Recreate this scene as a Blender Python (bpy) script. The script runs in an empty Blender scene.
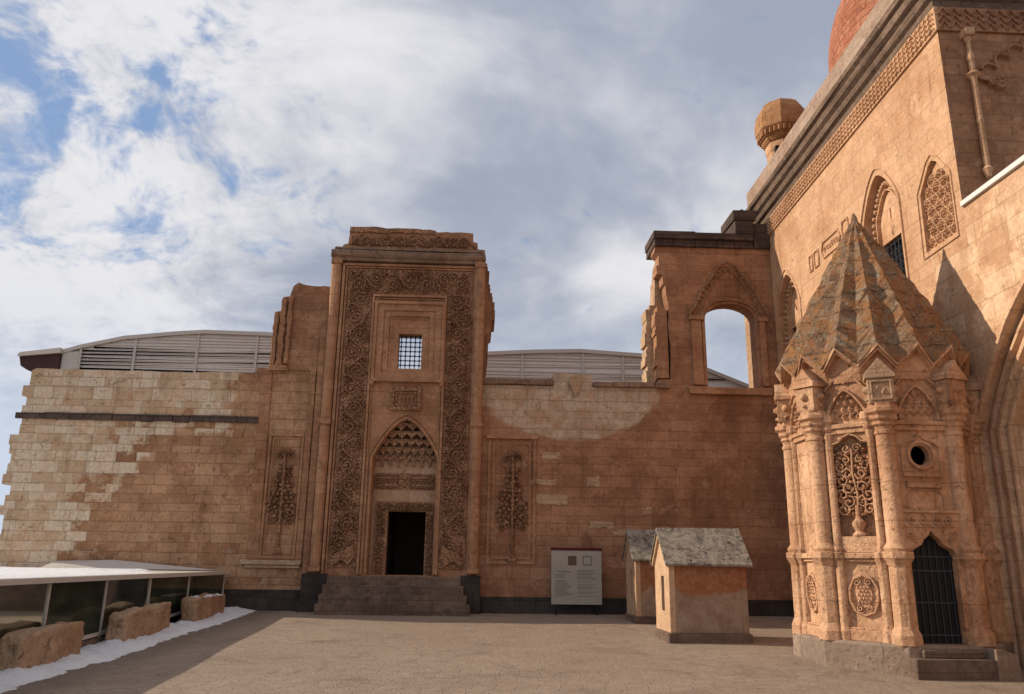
import bpy, bmesh, math, random
from mathutils import Vector, Matrix, noise as mnoise
from mathutils.geometry import tessellate_polygon
R = math.radians
PI = math.pi
random.seed(7)
S = bpy.context.scene
COL = S.collection

# ------------------------------------------------------------------ camera
F, CX, CY, EYE = 800.0, 512.0, 347.0, 1.76
_v = Vector((475 - CX, -(562 - CY), -F)).normalized()
_x = Vector((1, -.014, 0)); _x = (_x - _v * _x.dot(_v)).normalized()
_z = _x.cross(_v)
M3 = Matrix((_x, _v, _z))                     # camera axes -> world axes
cam = bpy.data.objects.new('camera', bpy.data.cameras.new('camera'))
COL.objects.link(cam)
cam.matrix_world = Matrix.Translation((0, 0, EYE)) @ M3.to_4x4()
cam.data.sensor_width = 36
cam.data.lens = F * 36 / 1024
cam.data.clip_end = 9000
S.camera = cam

# ------------------------------------------------------------------ sun, sky, exposure
SUN_EL, SUN_AZ = R(28.5), R(13)                 # light travels along +X, a little towards the camera
sd = Vector((math.cos(SUN_AZ) * math.cos(SUN_EL), -math.sin(SUN_AZ) * math.cos(SUN_EL), -math.sin(SUN_EL)))
sun = bpy.data.objects.new('sun', bpy.data.lights.new('sun', 'SUN'))
COL.objects.link(sun)
sun.rotation_euler = sd.to_track_quat('-Z', 'Y').to_euler()
sun.data.energy = 4.5
sun.data.angle = R(.6)
sun.data.color = (1, .87, .70)
S.view_settings.view_transform = 'Standard'
S.view_settings.look = 'None'
S.view_settings.gamma = 1
S.view_settings.exposure = .1
S.view_settings.use_curve_mapping = False

W = bpy.data.worlds.new('World'); S.world = W; W.use_nodes = True


class NT:
    def __init__(s, nt):
        s.nt = nt; s.N = nt.nodes; s.L = nt.links; s.N.clear()

    def n(s, t, ins=None, **kw):
        nd = s.N.new(t)
        for k, v in kw.items(): setattr(nd, k, v)
        for k, v in (ins or {}).items():
            i = nd.inputs[k]
            if isinstance(v, bpy.types.NodeSocket): s.L.new(v, i)
            else: i.default_value = v
        return nd

    def m(s, op, a, b=None, c=None, clamp=False):
        nd = s.N.new('ShaderNodeMath'); nd.operation = op; nd.use_clamp = clamp
        for i, v in enumerate((a, b, c)):
            if v is None: continue
            if isinstance(v, bpy.types.NodeSocket): s.L.new(v, nd.inputs[i])
            else: nd.inputs[i].default_value = v
        return nd.outputs[0]

    def vm(s, op, a, b=None, sc=None):
        nd = s.N.new('ShaderNodeVectorMath'); nd.operation = op
        for i, v in enumerate((a, b)):
            if v is None: continue
            if isinstance(v, bpy.types.NodeSocket): s.L.new(v, nd.inputs[i])
            else: nd.inputs[i].default_value = v
        if sc is not None: nd.inputs['Scale'].default_value = sc
        return nd.outputs['Value'] if op in ('DOT_PRODUCT', 'LENGTH') else nd.outputs['Vector']

    def noise(s, vec, scale, detail=4, rough=.55, dist=0.0):
        return s.n('ShaderNodeTexNoise', {'Vector': vec, 'Scale': scale, 'Detail': detail, 'Roughness': rough, 'Distortion': dist}).outputs['Fac']

    def sm(s, x, a, b):            # smooth step a..b -> 0..1
        nd = s.N.new('ShaderNodeMapRange'); nd.interpolation_type = 'SMOOTHSTEP'
        s.L.new(x, nd.inputs[0]); nd.inputs[1].default_value = a; nd.inputs[2].default_value = b
        return nd.outputs[0]

    def mix(s, f, a, b, mode='MIX'):
        nd = s.N.new('ShaderNodeMix'); nd.data_type = 'RGBA'; nd.blend_type = mode; nd.clamp_factor = True
        for i, v in ((0, f), (6, a), (7, b)):
            if isinstance(v, bpy.types.NodeSocket): s.L.new(v, nd.inputs[i])
            elif i == 0: nd.inputs[0].default_value = v
            else: nd.inputs[i].default_value = (*v, 1)
        return nd.outputs[2]


def world():
    t = NT(W.node_tree)
    sky = t.n('ShaderNodeTexSky', sky_type='NISHITA')
    sky.sun_disc = False
    sky.sun_elevation = SUN_EL
    sky.sun_rotation = math.atan2(-sd.x, -sd.y)
    sky.altitude = 1900; sky.dust_density = 1.2; sky.air_density = 1.0
    d = t.n('ShaderNodeTexCoord').outputs['Generated']
    sep = t.n('ShaderNodeSeparateXYZ', {0: d})
    zz = t.m('ADD', t.m('MAXIMUM', sep.outputs[2], 0.0), .42)
    p = t.n('ShaderNodeCombineXYZ', {0: t.m('DIVIDE', sep.outputs[0], zz), 1: t.m('DIVIDE', sep.outputs[1], zz), 2: t.m('MULTIPLY', sep.outputs[2], .8)}).outputs[0]
    warp = t.n('ShaderNodeTexNoise', {'Vector': p, 'Scale': 2.2, 'Detail': 4}).outputs['Color']
    p2 = t.vm('ADD', p, t.vm('SCALE', t.vm('SUBTRACT', warp, (.5, .5, .5)), sc=.28))
    big = t.noise(p2, 1.7, 3, .5)
    mid = t.noise(p2, 10, 9, .56)
    fine = t.noise(p2, 24, 8, .6)
    ax = t.m('DIVIDE', sep.outputs[0], t.m('MAXIMUM', sep.outputs[1], .05))
    left = t.sm(ax, .05, -.55)                    # broken cloud to the left, closed cloud to the right
    den = t.m('ADD', t.m('MULTIPLY', mid, .62), t.m('MULTIPLY', fine, .38))
    den = t.m('ADD', den, t.m('MULTIPLY', t.m('SUBTRACT', big, .5), .13))
    low = t.sm(sep.outputs[2], .46, .14)          # closed toward the horizon
    midz = t.m('MULTIPLY', t.sm(sep.outputs[2], .66, .46), t.sm(sep.outputs[2], .2, .34))
    thr = t.m('SUBTRACT', t.m('MULTIPLY', left, t.m('ADD', -.025, t.m('MULTIPLY', midz, .20))), t.m('MULTIPLY', low, .16))
    cov = t.sm(t.m('SUBTRACT', den, thr), .24, .43)
    puff = t.m('ADD', t.m('MULTIPLY', t.noise(t.vm('ADD', p2, (3.3, 1.7, 0)), 9.5, 9, .6), .62), t.m('MULTIPLY', fine, .38))
    soft = t.noise(t.vm('ADD', p2, (7.3, 4.7, 0)), 2.1, 5, .5)
    lum = t.n('ShaderNodeMix', {0: t.m('ADD', .22, t.m('MULTIPLY', left, .6)), 2: soft, 3: t.m('ADD', t.m('MULTIPLY', puff, .75), t.m('MULTIPLY', soft, .25))}).outputs[0]
    lum = t.m('ADD', lum, t.m('MULTIPLY', t.m('SUBTRACT', left, .5), .07))
    cl = t.mix(t.sm(lum, .35, .62), (3.7, 4.1, 5.1), (8.7, 8.6, 8.8))
    hz = t.mix(t.sm(sep.outputs[2], .34, .04), cl, (6.3, 7.1, 8.4))
    skyc = t.mix(.70, sky.outputs[0], (3.0, 4.5, 7.4))
    allc = t.mix(t.m('MULTIPLY', cov, .97), skyc, hz)
    up = t.sm(sep.outputs[2], -.05, .0)
    allc = t.mix(up, (1.9, 1.6, 1.35), allc)
    bg = t.n('ShaderNodeBackground', {'Color': allc, 'Strength': WORLD_STR})
    o = t.n('ShaderNodeOutputWorld', {'Surface': bg.outputs[0]})


WORLD_STR = .090
world()


# ------------------------------------------------------------------ materials
def newmat(name):
    m = bpy.data.materials.new(name); m.use_nodes = True
    return m, NT(m.node_tree)


def finish(t, col, rough, bump=None, bstr=.5, bdist=.02, **kw):
    ins = {'Base Color': col, 'Roughness': rough}
    ins.update(kw)
    if 'Specular IOR Level' not in ins: ins['Specular IOR Level'] = .2
    b = t.n('ShaderNodeBsdfPrincipled', ins)
    if bump is not None:
        bp = t.n('ShaderNodeBump', {'Height': bump, 'Strength': bstr, 'Distance': bdist})
        t.L.new(bp.outputs[0], b.inputs['Normal'])
    t.n('ShaderNodeOutputMaterial', {'Surface': b.outputs[0]})


def stone(name, c1, c2, c3, bw=.62, bh=.30, joint=.35, var=.8, stain=(.10, .06, .04), st=.35, pale=(.5, .42, .33), pl=.25,
          bstr=.6, zone=None, zpal=None, soot=None, mj=.012, grain=1.0, streak=.5, blot=.4, carve=0, crescent=False):
    """ashlar of sawn blocks: c1/c2 block tones, c3 broad weathering tone, stain and pale lime patches"""
    m, t = newmat(name)
    g = t.n('ShaderNodeNewGeometry')
    pos = g.outputs['Position']
    T = t.vm('NORMALIZE', t.vm('CROSS_PRODUCT', t.vm('ADD', g.outputs['True Normal'], (.0013, .0021, 0)), (0, 0, 1)))
    u = t.vm('DOT_PRODUCT', pos, T)
    z = t.n('ShaderNodeSeparateXYZ', {0: pos}).outputs[2]
    wob = t.noise(pos, 1.7, 3)
    zr_ = t.n('ShaderNodeTexNoise', {'W': z, 'Scale': 1.15, 'Detail': 1}, noise_dimensions='1D').outputs['Fac']
    z2 = t.m('ADD', t.m('ADD', z, t.m('MULTIPLY', t.m('SUBTRACT', wob, .5), .05)), t.m('MULTIPLY', zr_, .42))
    wn = t.n('ShaderNodeTexWhiteNoise', {'W': t.m('FLOOR', t.m('DIVIDE', z2, bh))}, noise_dimensions='1D').outputs[0]
    uv = t.n('ShaderNodeCombineXYZ', {0: t.m('ADD', t.m('ADD', u, t.m('MULTIPLY', wob, .04)), t.m('MULTIPLY', wn, bw * .6)), 1: z2, 2: 0.0}).outputs[0]
    br = t.n('ShaderNodeTexBrick', {'Vector': uv, 'Color1': (0, 0, 0, 1), 'Color2': (1, 1, 1, 1), 'Mortar': (.5, .5, .5, 1), 'Scale': 1.0,
             'Mortar Size': mj, 'Mortar Smooth': .35, 'Brick Width': bw, 'Row Height': bh, 'Bias': 0.0}, offset=.5, squash=1.35, squash_frequency=3)
    rnd = t.n('ShaderNodeSeparateColor', {0: br.outputs['Color']}).outputs[0]
    jf = br.outputs['Fac']
    n1 = t.noise(pos, .55, 5, .6)
    n2 = t.noise(pos, 2.4, 6, .62)
    n3 = t.noise(pos, 11, 5, .65)
    n4 = t.noise(pos, 46, 3, .6)
    a = t.m('ADD', t.m('MULTIPLY', t.m('SUBTRACT', rnd, .5), var), t.m('MULTIPLY', t.m('SUBTRACT', n2, .5), 1.6))
    col = t.mix(t.m('ADD', a, .5, clamp=True), c1, c2)
    col = t.mix(t.m('MULTIPLY', t.sm(n1, .42, .68), .75), col, c3)
    if crescent:                   # limewash and bare bedding left where a vault once met the wall
        sx = t.n('ShaderNodeSeparateXYZ', {0: pos})
        ex = t.m('DIVIDE', t.m('SUBTRACT', sx.outputs[0], 3.0), 3.0); ez = t.m('DIVIDE', t.m('SUBTRACT', z, 7.35), 1.75)
        rr = t.m('SQRT', t.m('ADD', t.m('MULTIPLY', ex, ex), t.m('MULTIPLY', ez, ez)))
        rr = t.m('ADD', rr, t.m('ADD', t.m('MULTIPLY', t.m('SUBTRACT', n2, .5), .30), t.m('MULTIPLY', t.m('SUBTRACT', n3, .5), .16)))
        lc = t.mix(t.sm(t.noise(pos, 3.1, 7, .66), .35, .65), (.40, .275, .18), (.54, .42, .31))
        col = t.mix(t.m('MULTIPLY', t.sm(rr, 1.03, .95), t.m('ADD', .75, t.m('MULTIPLY', n2, .45)), clamp=True), col, lc)
    if zone:                       # an area of other stone with a boundary that follows the blocks
        sx = t.n('ShaderNodeSeparateXYZ', {0: pos})
        zz = t.m('MINIMUM', t.m('MULTIPLY', t.m('SUBTRACT', z, zone[2]), 2.2), t.m('MULTIPLY', t.m('SUBTRACT', -7.9, sx.outputs[0]), 3.0))
        zy = t.m('ADD', t.m('MULTIPLY', t.m('ADD', sx.outputs[0], zone[0]), -1.0), t.m('MULTIPLY', z, zone[1]))
        zz = t.m('MAXIMUM', zz, zy)
        zz = t.m('ADD', zz, t.m('ADD', t.m('MULTIPLY', t.m('SUBTRACT', rnd, .5), 1.5), t.m('ADD', t.m('MULTIPLY', t.m('SUBTRACT', n2, .5), 3.0), t.m('MULTIPLY', t.m('SUBTRACT', n1, .5), 5.0))))
        zc = t.mix(t.sm(t.m('ADD', t.m('MULTIPLY', rnd, .35), t.m('MULTIPLY', n2, .65)), .36, .62), zpal[0], zpal[1])
        zc = t.mix(t.m('MULTIPLY', t.sm(t.noise(pos, 4.2, 6, .7, 1.0), .5, .66), .55), zc, zpal[2])
        col = t.mix(t.sm(zz, -.35, .35), col, zc)
    pm = t.sm(t.noise(t.vm('ADD', pos, (5, 3, 9)), 1.9, 7, .68, .6), .575, .72)
    col = t.mix(t.m('MULTIPLY', pm, pl), col, pale)
    sm_ = t.sm(t.noise(t.vm('MULTIPLY', pos, (1, 1, .45)), 1.3, 8, .7, .5), .52, .74)
    col = t.mix(t.m('MULTIPLY', sm_, st), col, stain)
    stk = t.sm(t.noise(t.vm('MULTIPLY', t.vm('ADD', pos, (2, 6, 0)), (3.2, 3.2, .28)), 1.0, 7, .66), .53, .70)
    col = t.mix(t.m('MULTIPLY', t.m('MULTIPLY', stk, t.sm(n1, .3, .6)), streak), col, tuple(.62 * x for x in c3))
    bl = t.noise(t.vm('ADD', pos, (11, 4, 2)), .95, 9, .74, .3)
    col = t.mix(t.m('MULTIPLY', t.sm(bl, .50, .60), blot), col, tuple(min(1, 1.28 * x) for x in c2))
    chip = t.sm(t.noise(t.vm('ADD', pos, (1, 14, 2)), 5.5, 6, .7, .8), .60, .66)
    col = t.mix(t.m('MULTIPLY', chip, .45), col, tuple(.55 * x for x in c1))
    col = t.mix(t.m('MULTIPLY', jf, joint), col, tuple(.45 * x for x in c3))
    v = t.m('ADD', .82, t.m('ADD', t.m('MULTIPLY', t.m('SUBTRACT', n3, .5), .8 * grain), t.m('MULTIPLY', n4, .36 * grain)))
    col = t.mix(1.0, col, t.n('ShaderNodeCombineColor', {0: v, 1: v, 2: v}).outputs[0], 'MULTIPLY')
    pit = t.sm(t.n('ShaderNodeTexVoronoi', {'Vector': pos, 'Scale': 7.5}).outputs['Distance'], .10, .22)
    h = t.m('ADD', t.m('MULTIPLY', jf, -.8), t.m('ADD', t.m('MULTIPLY', n3, .9), t.m('MULTIPLY', n4, .5)))
    h = t.m('SUBTRACT', h, t.m('MULTIPLY', chip, .7))
    h = t.m('ADD', h, t.m('ADD', t.m('MULTIPLY', n2, 1.2), t.m('ADD', t.m('MULTIPLY', rnd, .35), t.m('MULTIPLY', pit, .35))))
    if carve:                      # shallow all-over carving with the cut lines coloured darker
        wq = t.vm('ADD', pos, t.vm('SCALE', t.vm('SUBTRACT', t.n('ShaderNodeTexNoise', {'Vector': pos, 'Scale': 6.0, 'Detail': 3}).outputs['Color'], (.5, .5, .5)), sc=.16))
        vd = t.n('ShaderNodeTexVoronoi', {'Vector': wq, 'Scale': carve}, feature='DISTANCE_TO_EDGE').outputs['Distance']
        cut = t.sm(vd, .10, .015)
        col = t.mix(t.m('MULTIPLY', cut, .22), col, tuple(.35 * x for x in c3))
        h = t.m('SUBTRACT', h, t.m('MULTIPLY', cut, 2.2))
    finish(t, col, .93, h, bstr, .03)
    return m


def lichen_mat(name, a, b, c, d, sc=1.0, rows=True):
    m, t = newmat(name)
    g = t.n('ShaderNodeNewGeometry'); pos = g.outputs['Position']
    n1 = t.noise(pos, 3.2 * sc, 8, .7, .4); n2 = t.noise(t.vm('ADD', pos, (4, 2, 7)), 5.5 * sc, 8, .72, .6)
    n3 = t.noise(t.vm('ADD', pos, (9, 5, 1)), 2.2 * sc, 7, .68, .4); n4 = t.noise(pos, 30 * sc, 4, .7)
    z = t.n('ShaderNodeSeparateXYZ', {0: pos}).outputs[2]
    col = t.mix(t.sm(n1, .40, .60), a, b)
    col = t.mix(t.sm(n3, .52, .66), col, c)
    col = t.mix(t.m('MULTIPLY', t.sm(n2, .52, .62), .85), col, d)
    v = t.m('ADD', .6, t.m('MULTIPLY', n4, .8))
    col = t.mix(1.0, col, t.n('ShaderNodeCombineColor', {0: v, 1: v, 2: v}).outputs[0], 'MULTIPLY')
    h = t.m('ADD', n4, t.m('MULTIPLY', n2, 1.6))
    if rows:
        w = t.m('ABSOLUTE', t.m('SUBTRACT', t.m('FRACT', t.m('MULTIPLY', t.m('ADD', z, t.m('MULTIPLY', n3, .12)), 2.6)), .5))
        j = t.sm(w, .44, .5)
        h = t.m('SUBTRACT', h, t.m('MULTIPLY', j, .8))
        col = t.mix(t.m('MULTIPLY', j, .5), col, (.05, .04, .035))
    finish(t, col, .95, h, .9, .05)
    return m


def plain(name, c, rough=.6, var=.15, sc=9, bump=.2, **kw):
    m, t = newmat(name)
    pos = t.n('ShaderNodeNewGeometry').outputs['Position']
    n = t.noise(pos, sc, 5, .6)
    col = t.mix(t.m('MULTIPLY', t.sm(n, .3, .75), var * 3, clamp=True), c, tuple(x * .6 for x in c))
    finish(t, col, rough, n, bump, .02, **kw)
    return m


RED = dict(c1=(.285, .136, .072), c2=(.39, .205, .118), c3=(.205, .092, .048))
MAT = {}
MAT['red'] = stone('red_sandstone', **RED, bw=.74, bh=.31, joint=.28, st=.55, pl=.38, var=.8, stain=(.13, .065, .04), pale=(.52, .34, .22))
MAT['centre'] = stone('red_sandstone_with_lime_crescent', **RED, bw=.74, bh=.31, joint=.28, st=.55, pl=.42, var=.85, stain=(.13, .065, .04), pale=(.50, .34, .225), crescent=True)
MAT['portal'] = stone('portal_sandstone', (.325, .162, .085), (.43, .235, .132), (.25, .115, .06), bw=.8, bh=.36, joint=.2, st=.55, pl=.3, stain=(.14, .075, .045), pale=(.50, .34, .23), var=.5)
MAT['niche'] = stone('smooth_niche_stone', (.40, .24, .145), (.48, .31, .20), (.33, .18, .105), bw=.9, bh=.42, joint=.2, st=.4, pl=.3, var=.5, stain=(.18, .10, .065))
MAT['carved'] = stone('carved_sandstone', (.36, .185, .10), (.45, .25, .145), (.28, .135, .072), bw=.9, bh=.5, joint=.15, st=.5, pl=.2, bstr=.9, carve=10.5)
MAT['left'] = stone('mixed_ashlar', (.33, .17, .088), (.46, .27, .155), (.23, .108, .055), bw=.62, bh=.30, joint=.30, var=1.2, st=.35, pl=.35,
                    zone=(13.0, .40, 5.8), zpal=((.50, .35, .22), (.64, .51, .37), (.46, .225, .105)), bstr=.8, mj=.012)
MAT['patch'] = stone('pale_repair_stone', (.40, .255, .155), (.47, .32, .20), (.35, .21, .125), bw=.6, bh=.28, joint=.35, st=.35, pl=.3, stain=(.26, .13, .075))
MAT['gold'] = stone('golden_limestone', (.48, .272, .15), (.57, .35, .21), (.38, .19, .095), bw=.85, bh=.36, joint=.24, st=.42, pl=.55, var=.65, stain=(.27, .125, .06), pale=(.62, .44, .29), bstr=.55, grain=.9, streak=.45, blot=.35)
MAT['gold2'] = stone('patched_limestone', (.49, .29, .17), (.61, .41, .26), (.44, .235, .12), bw=.95, bh=.42, joint=.28, st=.35, pl=.75, var=1.1, stain=(.36, .15, .065), pale=(.66, .52, .37), bstr=.5, blot=.6)
MAT['tomb'] = stone('tomb_limestone', (.45, .245, .133), (.56, .34, .205), (.29, .13, .065), bw=1.3, bh=.7, joint=.16, st=.6, pl=.5, var=.5, stain=(.13, .06, .035), pale=(.60, .45, .32), bstr=.9, grain=1.3, streak=.6, blot=.4)
MAT['grey'] = stone('weathered_grey_stone', (.22, .17, .135), (.33, .26, .20), (.16, .115, .085), bw=1.0, bh=.5, joint=.3, st=.5, pl=.35, stain=(.06, .045, .04), pale=(.42, .36, .30), var=.8)
MAT['attic'] = stone('pale_grey_parapet_stone', (.31, .215, .155), (.39, .285, .215), (.25, .15, .105), bw=.8, bh=.4, joint=.3, st=.45, pl=.5, stain=(.18, .12, .09), pale=(.52, .45, .37))
MAT['basalt'] = stone('black_basalt', (.042, .033, .028), (.072, .056, .047), (.03, .025, .022), bw=.9, bh=.45, joint=.3, st=.3, pl=.12, stain=(.012, .01, .01), pale=(.12, .095, .075))
MAT['step'] = stone('worn_dark_step_stone', (.13, .085, .062), (.21, .145, .105), (.085, .055, .042), bw=.9, bh=.3, joint=.35, st=.3, pl=.5, stain=(.02, .017, .015), pale=(.22, .145, .10))
MAT['maincornice'] = stone('brown_cornice_stone', (.135, .085, .06), (.20, .135, .095), (.09, .055, .038), bw=1.0, bh=.5, joint=.3, st=.6, pl=.4, stain=(.045, .032, .026), pale=(.36, .28, .21), var=.9, bstr=.8)
MAT['rollstone'] = stone('weathered_roll_stone', (.22, .135, .09), (.29, .19, .13), (.16, .09, .06), bw=.9, bh=.5, joint=.2, st=.6, pl=.4, stain=(.08, .05, .035), pale=(.36, .29, .23), bstr=.9)
MAT['darkcap'] = stone('dark_cornice_stone', (.07, .05, .042), (.12, .08, .06), (.05, .035, .03), bw=.7, bh=.3, joint=.4, st=.4, pl=.2, stain=(.02, .017, .015), pale=(.2, .13, .09), bstr=.9)
MAT['plinth'] = stone('grey_brown_plinth_stone', (.21, .155, .12), (.31, .225, .165), (.24, .14, .085), bw=1.2, bh=.8, joint=.5, st=.4, pl=.4, var=1.2, stain=(.07, .055, .05), pale=(.42, .33, .26))
MAT['dome'] = stone('red_brick', (.33, .115, .065), (.43, .18, .105), (.27, .09, .05), bw=.5, bh=.2, joint=.55, st=.5, pl=.4, var=1.1, stain=(.16, .07, .05), pale=(.5, .3, .2), mj=.014, bstr=.9)
MAT['turret'] = stone('ochre_turret_stone', (.30, .145, .062), (.38, .20, .095), (.22, .10, .042), bw=.5, bh=.3, joint=.2, st=.45, pl=.2, stain=(.12, .06, .03))
def cone_mat():
    m, t = newmat('lichen_covered_cone_stone')
    pos = t.n('ShaderNodeNewGeometry').outputs['Position']
    wp = t.vm('ADD', pos, t.vm('SCALE', t.vm('SUBTRACT', t.n('ShaderNodeTexNoise', {'Vector': pos, 'Scale': 5.0, 'Detail': 4}).outputs['Color'], (.5, .5, .5)), sc=.35))
    cell = t.n('ShaderNodeSeparateColor', {0: t.n('ShaderNodeTexVoronoi', {'Vector': wp, 'Scale': 4.2}).outputs['Color']})
    n2 = t.noise(pos, 13, 8, .72, .4); n3 = t.noise(t.vm('ADD', pos, (9, 5, 1)), 6.0, 8, .7, .6); n4 = t.noise(pos, 50, 4, .7); n5 = t.noise(t.vm('ADD', pos, (1, 9, 4)), 4.2, 8, .7, .5)
    z = t.n('ShaderNodeSeparateXYZ', {0: pos}).outputs[2]
    col = t.mix(cell.outputs[0], (.30, .165, .09), (.46, .31, .19))
    col = t.mix(t.m('MULTIPLY', t.sm(cell.outputs[1], .62, .8), .7), col, (.50, .22, .075))
    col = t.mix(t.m('MULTIPLY', t.sm(n5, .50, .62), .85), col, (.46, .20, .085))
    col = t.mix(t.m('MULTIPLY', t.sm(n3, .55, .66), .8), col, (.52, .46, .38))
    col = t.mix(t.m('MULTIPLY', t.sm(n2, .54, .64), .8), col, (.085, .055, .042))
    v = t.m('ADD', .55, t.m('MULTIPLY', n4, .9))
    col = t.mix(1.0, col, t.n('ShaderNodeCombineColor', {0: v, 1: v, 2: v}).outputs[0], 'MULTIPLY')
    w = t.m('ABSOLUTE', t.m('SUBTRACT', t.m('FRACT', t.m('MULTIPLY', t.m('ADD', z, t.m('MULTIPLY', n5, .35)), 2.3)), .5))
    j = t.sm(w, .455, .5); col = t.mix(t.m('MULTIPLY', j, .3), col, (.06, .04, .03))
    h = t.m('SUBTRACT', t.m('ADD', n4, t.m('MULTIPLY', n2, 2.2)), t.m('MULTIPLY', j, .9))
    finish(t, col, .95, h, 1.0, .06)
    return m


MAT['cone'] = cone_mat()
MAT['hutroof'] = lichen_mat('speckled_roof_slab', (.38, .33, .265), (.22, .185, .155), (.42, .36, .27), (.05, .042, .038), 1.5, rows=False)
def hut_mat():
    m, t = newmat('hut_plaster_with_tide_line')
    pos = t.n('ShaderNodeNewGeometry').outputs['Position']
    z = t.n('ShaderNodeSeparateXYZ', {0: pos}).outputs[2]
    n1 = t.noise(pos, 2.2, 6, .6); n2 = t.noise(pos, 9, 6, .65); n3 = t.noise(pos, 40, 3, .6); n4 = t.noise(t.vm('ADD', pos, (3, 3, 3)), 3.1, 7, .65)
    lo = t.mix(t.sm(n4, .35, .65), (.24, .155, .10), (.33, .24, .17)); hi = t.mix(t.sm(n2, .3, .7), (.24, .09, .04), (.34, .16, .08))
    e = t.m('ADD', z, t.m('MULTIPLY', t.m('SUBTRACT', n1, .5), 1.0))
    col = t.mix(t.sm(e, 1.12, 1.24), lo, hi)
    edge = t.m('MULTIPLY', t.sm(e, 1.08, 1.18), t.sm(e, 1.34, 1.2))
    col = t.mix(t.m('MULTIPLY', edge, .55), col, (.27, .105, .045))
    v = t.m('ADD', .75, t.m('MULTIPLY', n3, .5)); col = t.mix(1.0, col, t.n('ShaderNodeCombineColor', {0: v, 1: v, 2: v}).outputs[0], 'MULTIPLY')
    finish(t, col, .92, t.m('ADD', n3, t.m('MULTIPLY', n2, 1.5)), .5, .02)
    return m


MAT['hutwall'] = hut_mat()
MAT['hutgable'] = stone('hut_plaster_painted_sunlit', (.47, .30, .18), (.54, .36, .225), (.42, .24, .13), bw=9, bh=9, joint=0, st=.3, pl=.4, var=.2, bstr=.4)  # lighter copy of the hut plaster: sunlight on the gable put into the colour
MAT['block'] = stone('rough_field_stone', (.35, .225, .135), (.47, .32, .21), (.34, .175, .09), bw=9, bh=9, joint=0, st=.35, pl=.4, stain=(.20, .09, .05), pale=(.5, .4, .3), bstr=1.0)
MAT['metal'] = plain('pale_painted_metal', (.55, .50, .45), .45, .08)
MAT['louvre'] = plain('grey_beige_louvre', (.66, .59, .52), .6, .10, 3)
MAT['louvreback'] = plain('white_membrane', (.72, .70, .69), .7, .05)
MAT['soffit'] = plain('dark_brown_soffit', (.07, .035, .03), .7)
MAT['iron'] = plain('black_iron', (.012, .012, .013), .5)
MAT['ironpaint'] = plain('blue_grey_iron', (.035, .04, .048), .5)
MAT['passage'] = plain('darkened_passage_stone', (.13, .085, .06), .95)  # shade of the unlit passage put into a dark stone colour
MAT['dark'] = plain('painted_interior_dark', (.02, .016, .014), .95)  # near-black colour standing in for the shade inside openings
MAT['white'] = plain('white_coping', (.62, .60, .57), .5, .04)
MAT['board'] = plain('off_white_board', (.37, .325, .27), .5, .08, 2, .02)
MAT['maroon'] = plain('maroon_strip', (.09, .014, .014), .5)
MAT['ink'] = plain('grey_ink', (.19, .165, .14), .6, .05)
MAT['ink2'] = plain('brown_print', (.14, .09, .055), .6, .3, 30)
MAT['green'] = plain('greenish_print', (.22, .23, .17), .6, .3, 30)


def snow_mat():
    m, t = newmat('old_snow')
    pos = t.n('ShaderNodeNewGeometry').outputs['Position']
    n = t.noise(pos, 7, 6, .6); n2 = t.noise(pos, 40, 4, .6); n3 = t.noise(pos, 1.6, 5, .6)
    col = t.mix(t.sm(n3, .5, .75), (.90, .91, .93), (.78, .77, .77))
    col = t.mix(t.m('MULTIPLY', t.sm(t.noise(t.vm('ADD', pos, (4, 4, 4)), 3.5, 8, .75), .55, .72), .5), col, (.50, .45, .40))
    finish(t, col, .6, t.m('ADD', t.m('MULTIPLY', n, 1.6), t.m('MULTIPLY', n2, .8)), .9, .07, **{'Subsurface Weight': .0})
    return m


def glass_mat():
    m, t = newmat('green_tinted_glass')
    pos = t.n('ShaderNodeNewGeometry').outputs['Position']
    n = t.noise(t.vm('MULTIPLY', pos, (1, 1, 2.5)), 1.2, 4, .6)
    tr = t.n('ShaderNodeBsdfTransparent', {'Color': (.20, .23, .20, 1)})
    df = t.n('ShaderNodeBsdfDiffuse', {'Color': (.075, .09, .062, 1)})
    gl = t.n('ShaderNodeBsdfGlossy', {'Color': (.8, .85, .8, 1), 'Roughness': .05})
    fr = t.n('ShaderNodeFresnel', {'IOR': 1.45}).outputs[0]
    a = t.n('ShaderNodeMixShader', {0: t.m('ADD', .25, t.m('MULTIPLY', t.sm(n, .35, .7), .4)), 1: tr.outputs[0], 2: df.outputs[0]})
    b = t.n('ShaderNodeMixShader', {0: t.m('MULTIPLY', fr, .8), 1: a.outputs[0], 2: gl.outputs[0]})
    t.n('ShaderNodeOutputMaterial', {'Surface': b.outputs[0]})
    return m


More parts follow.
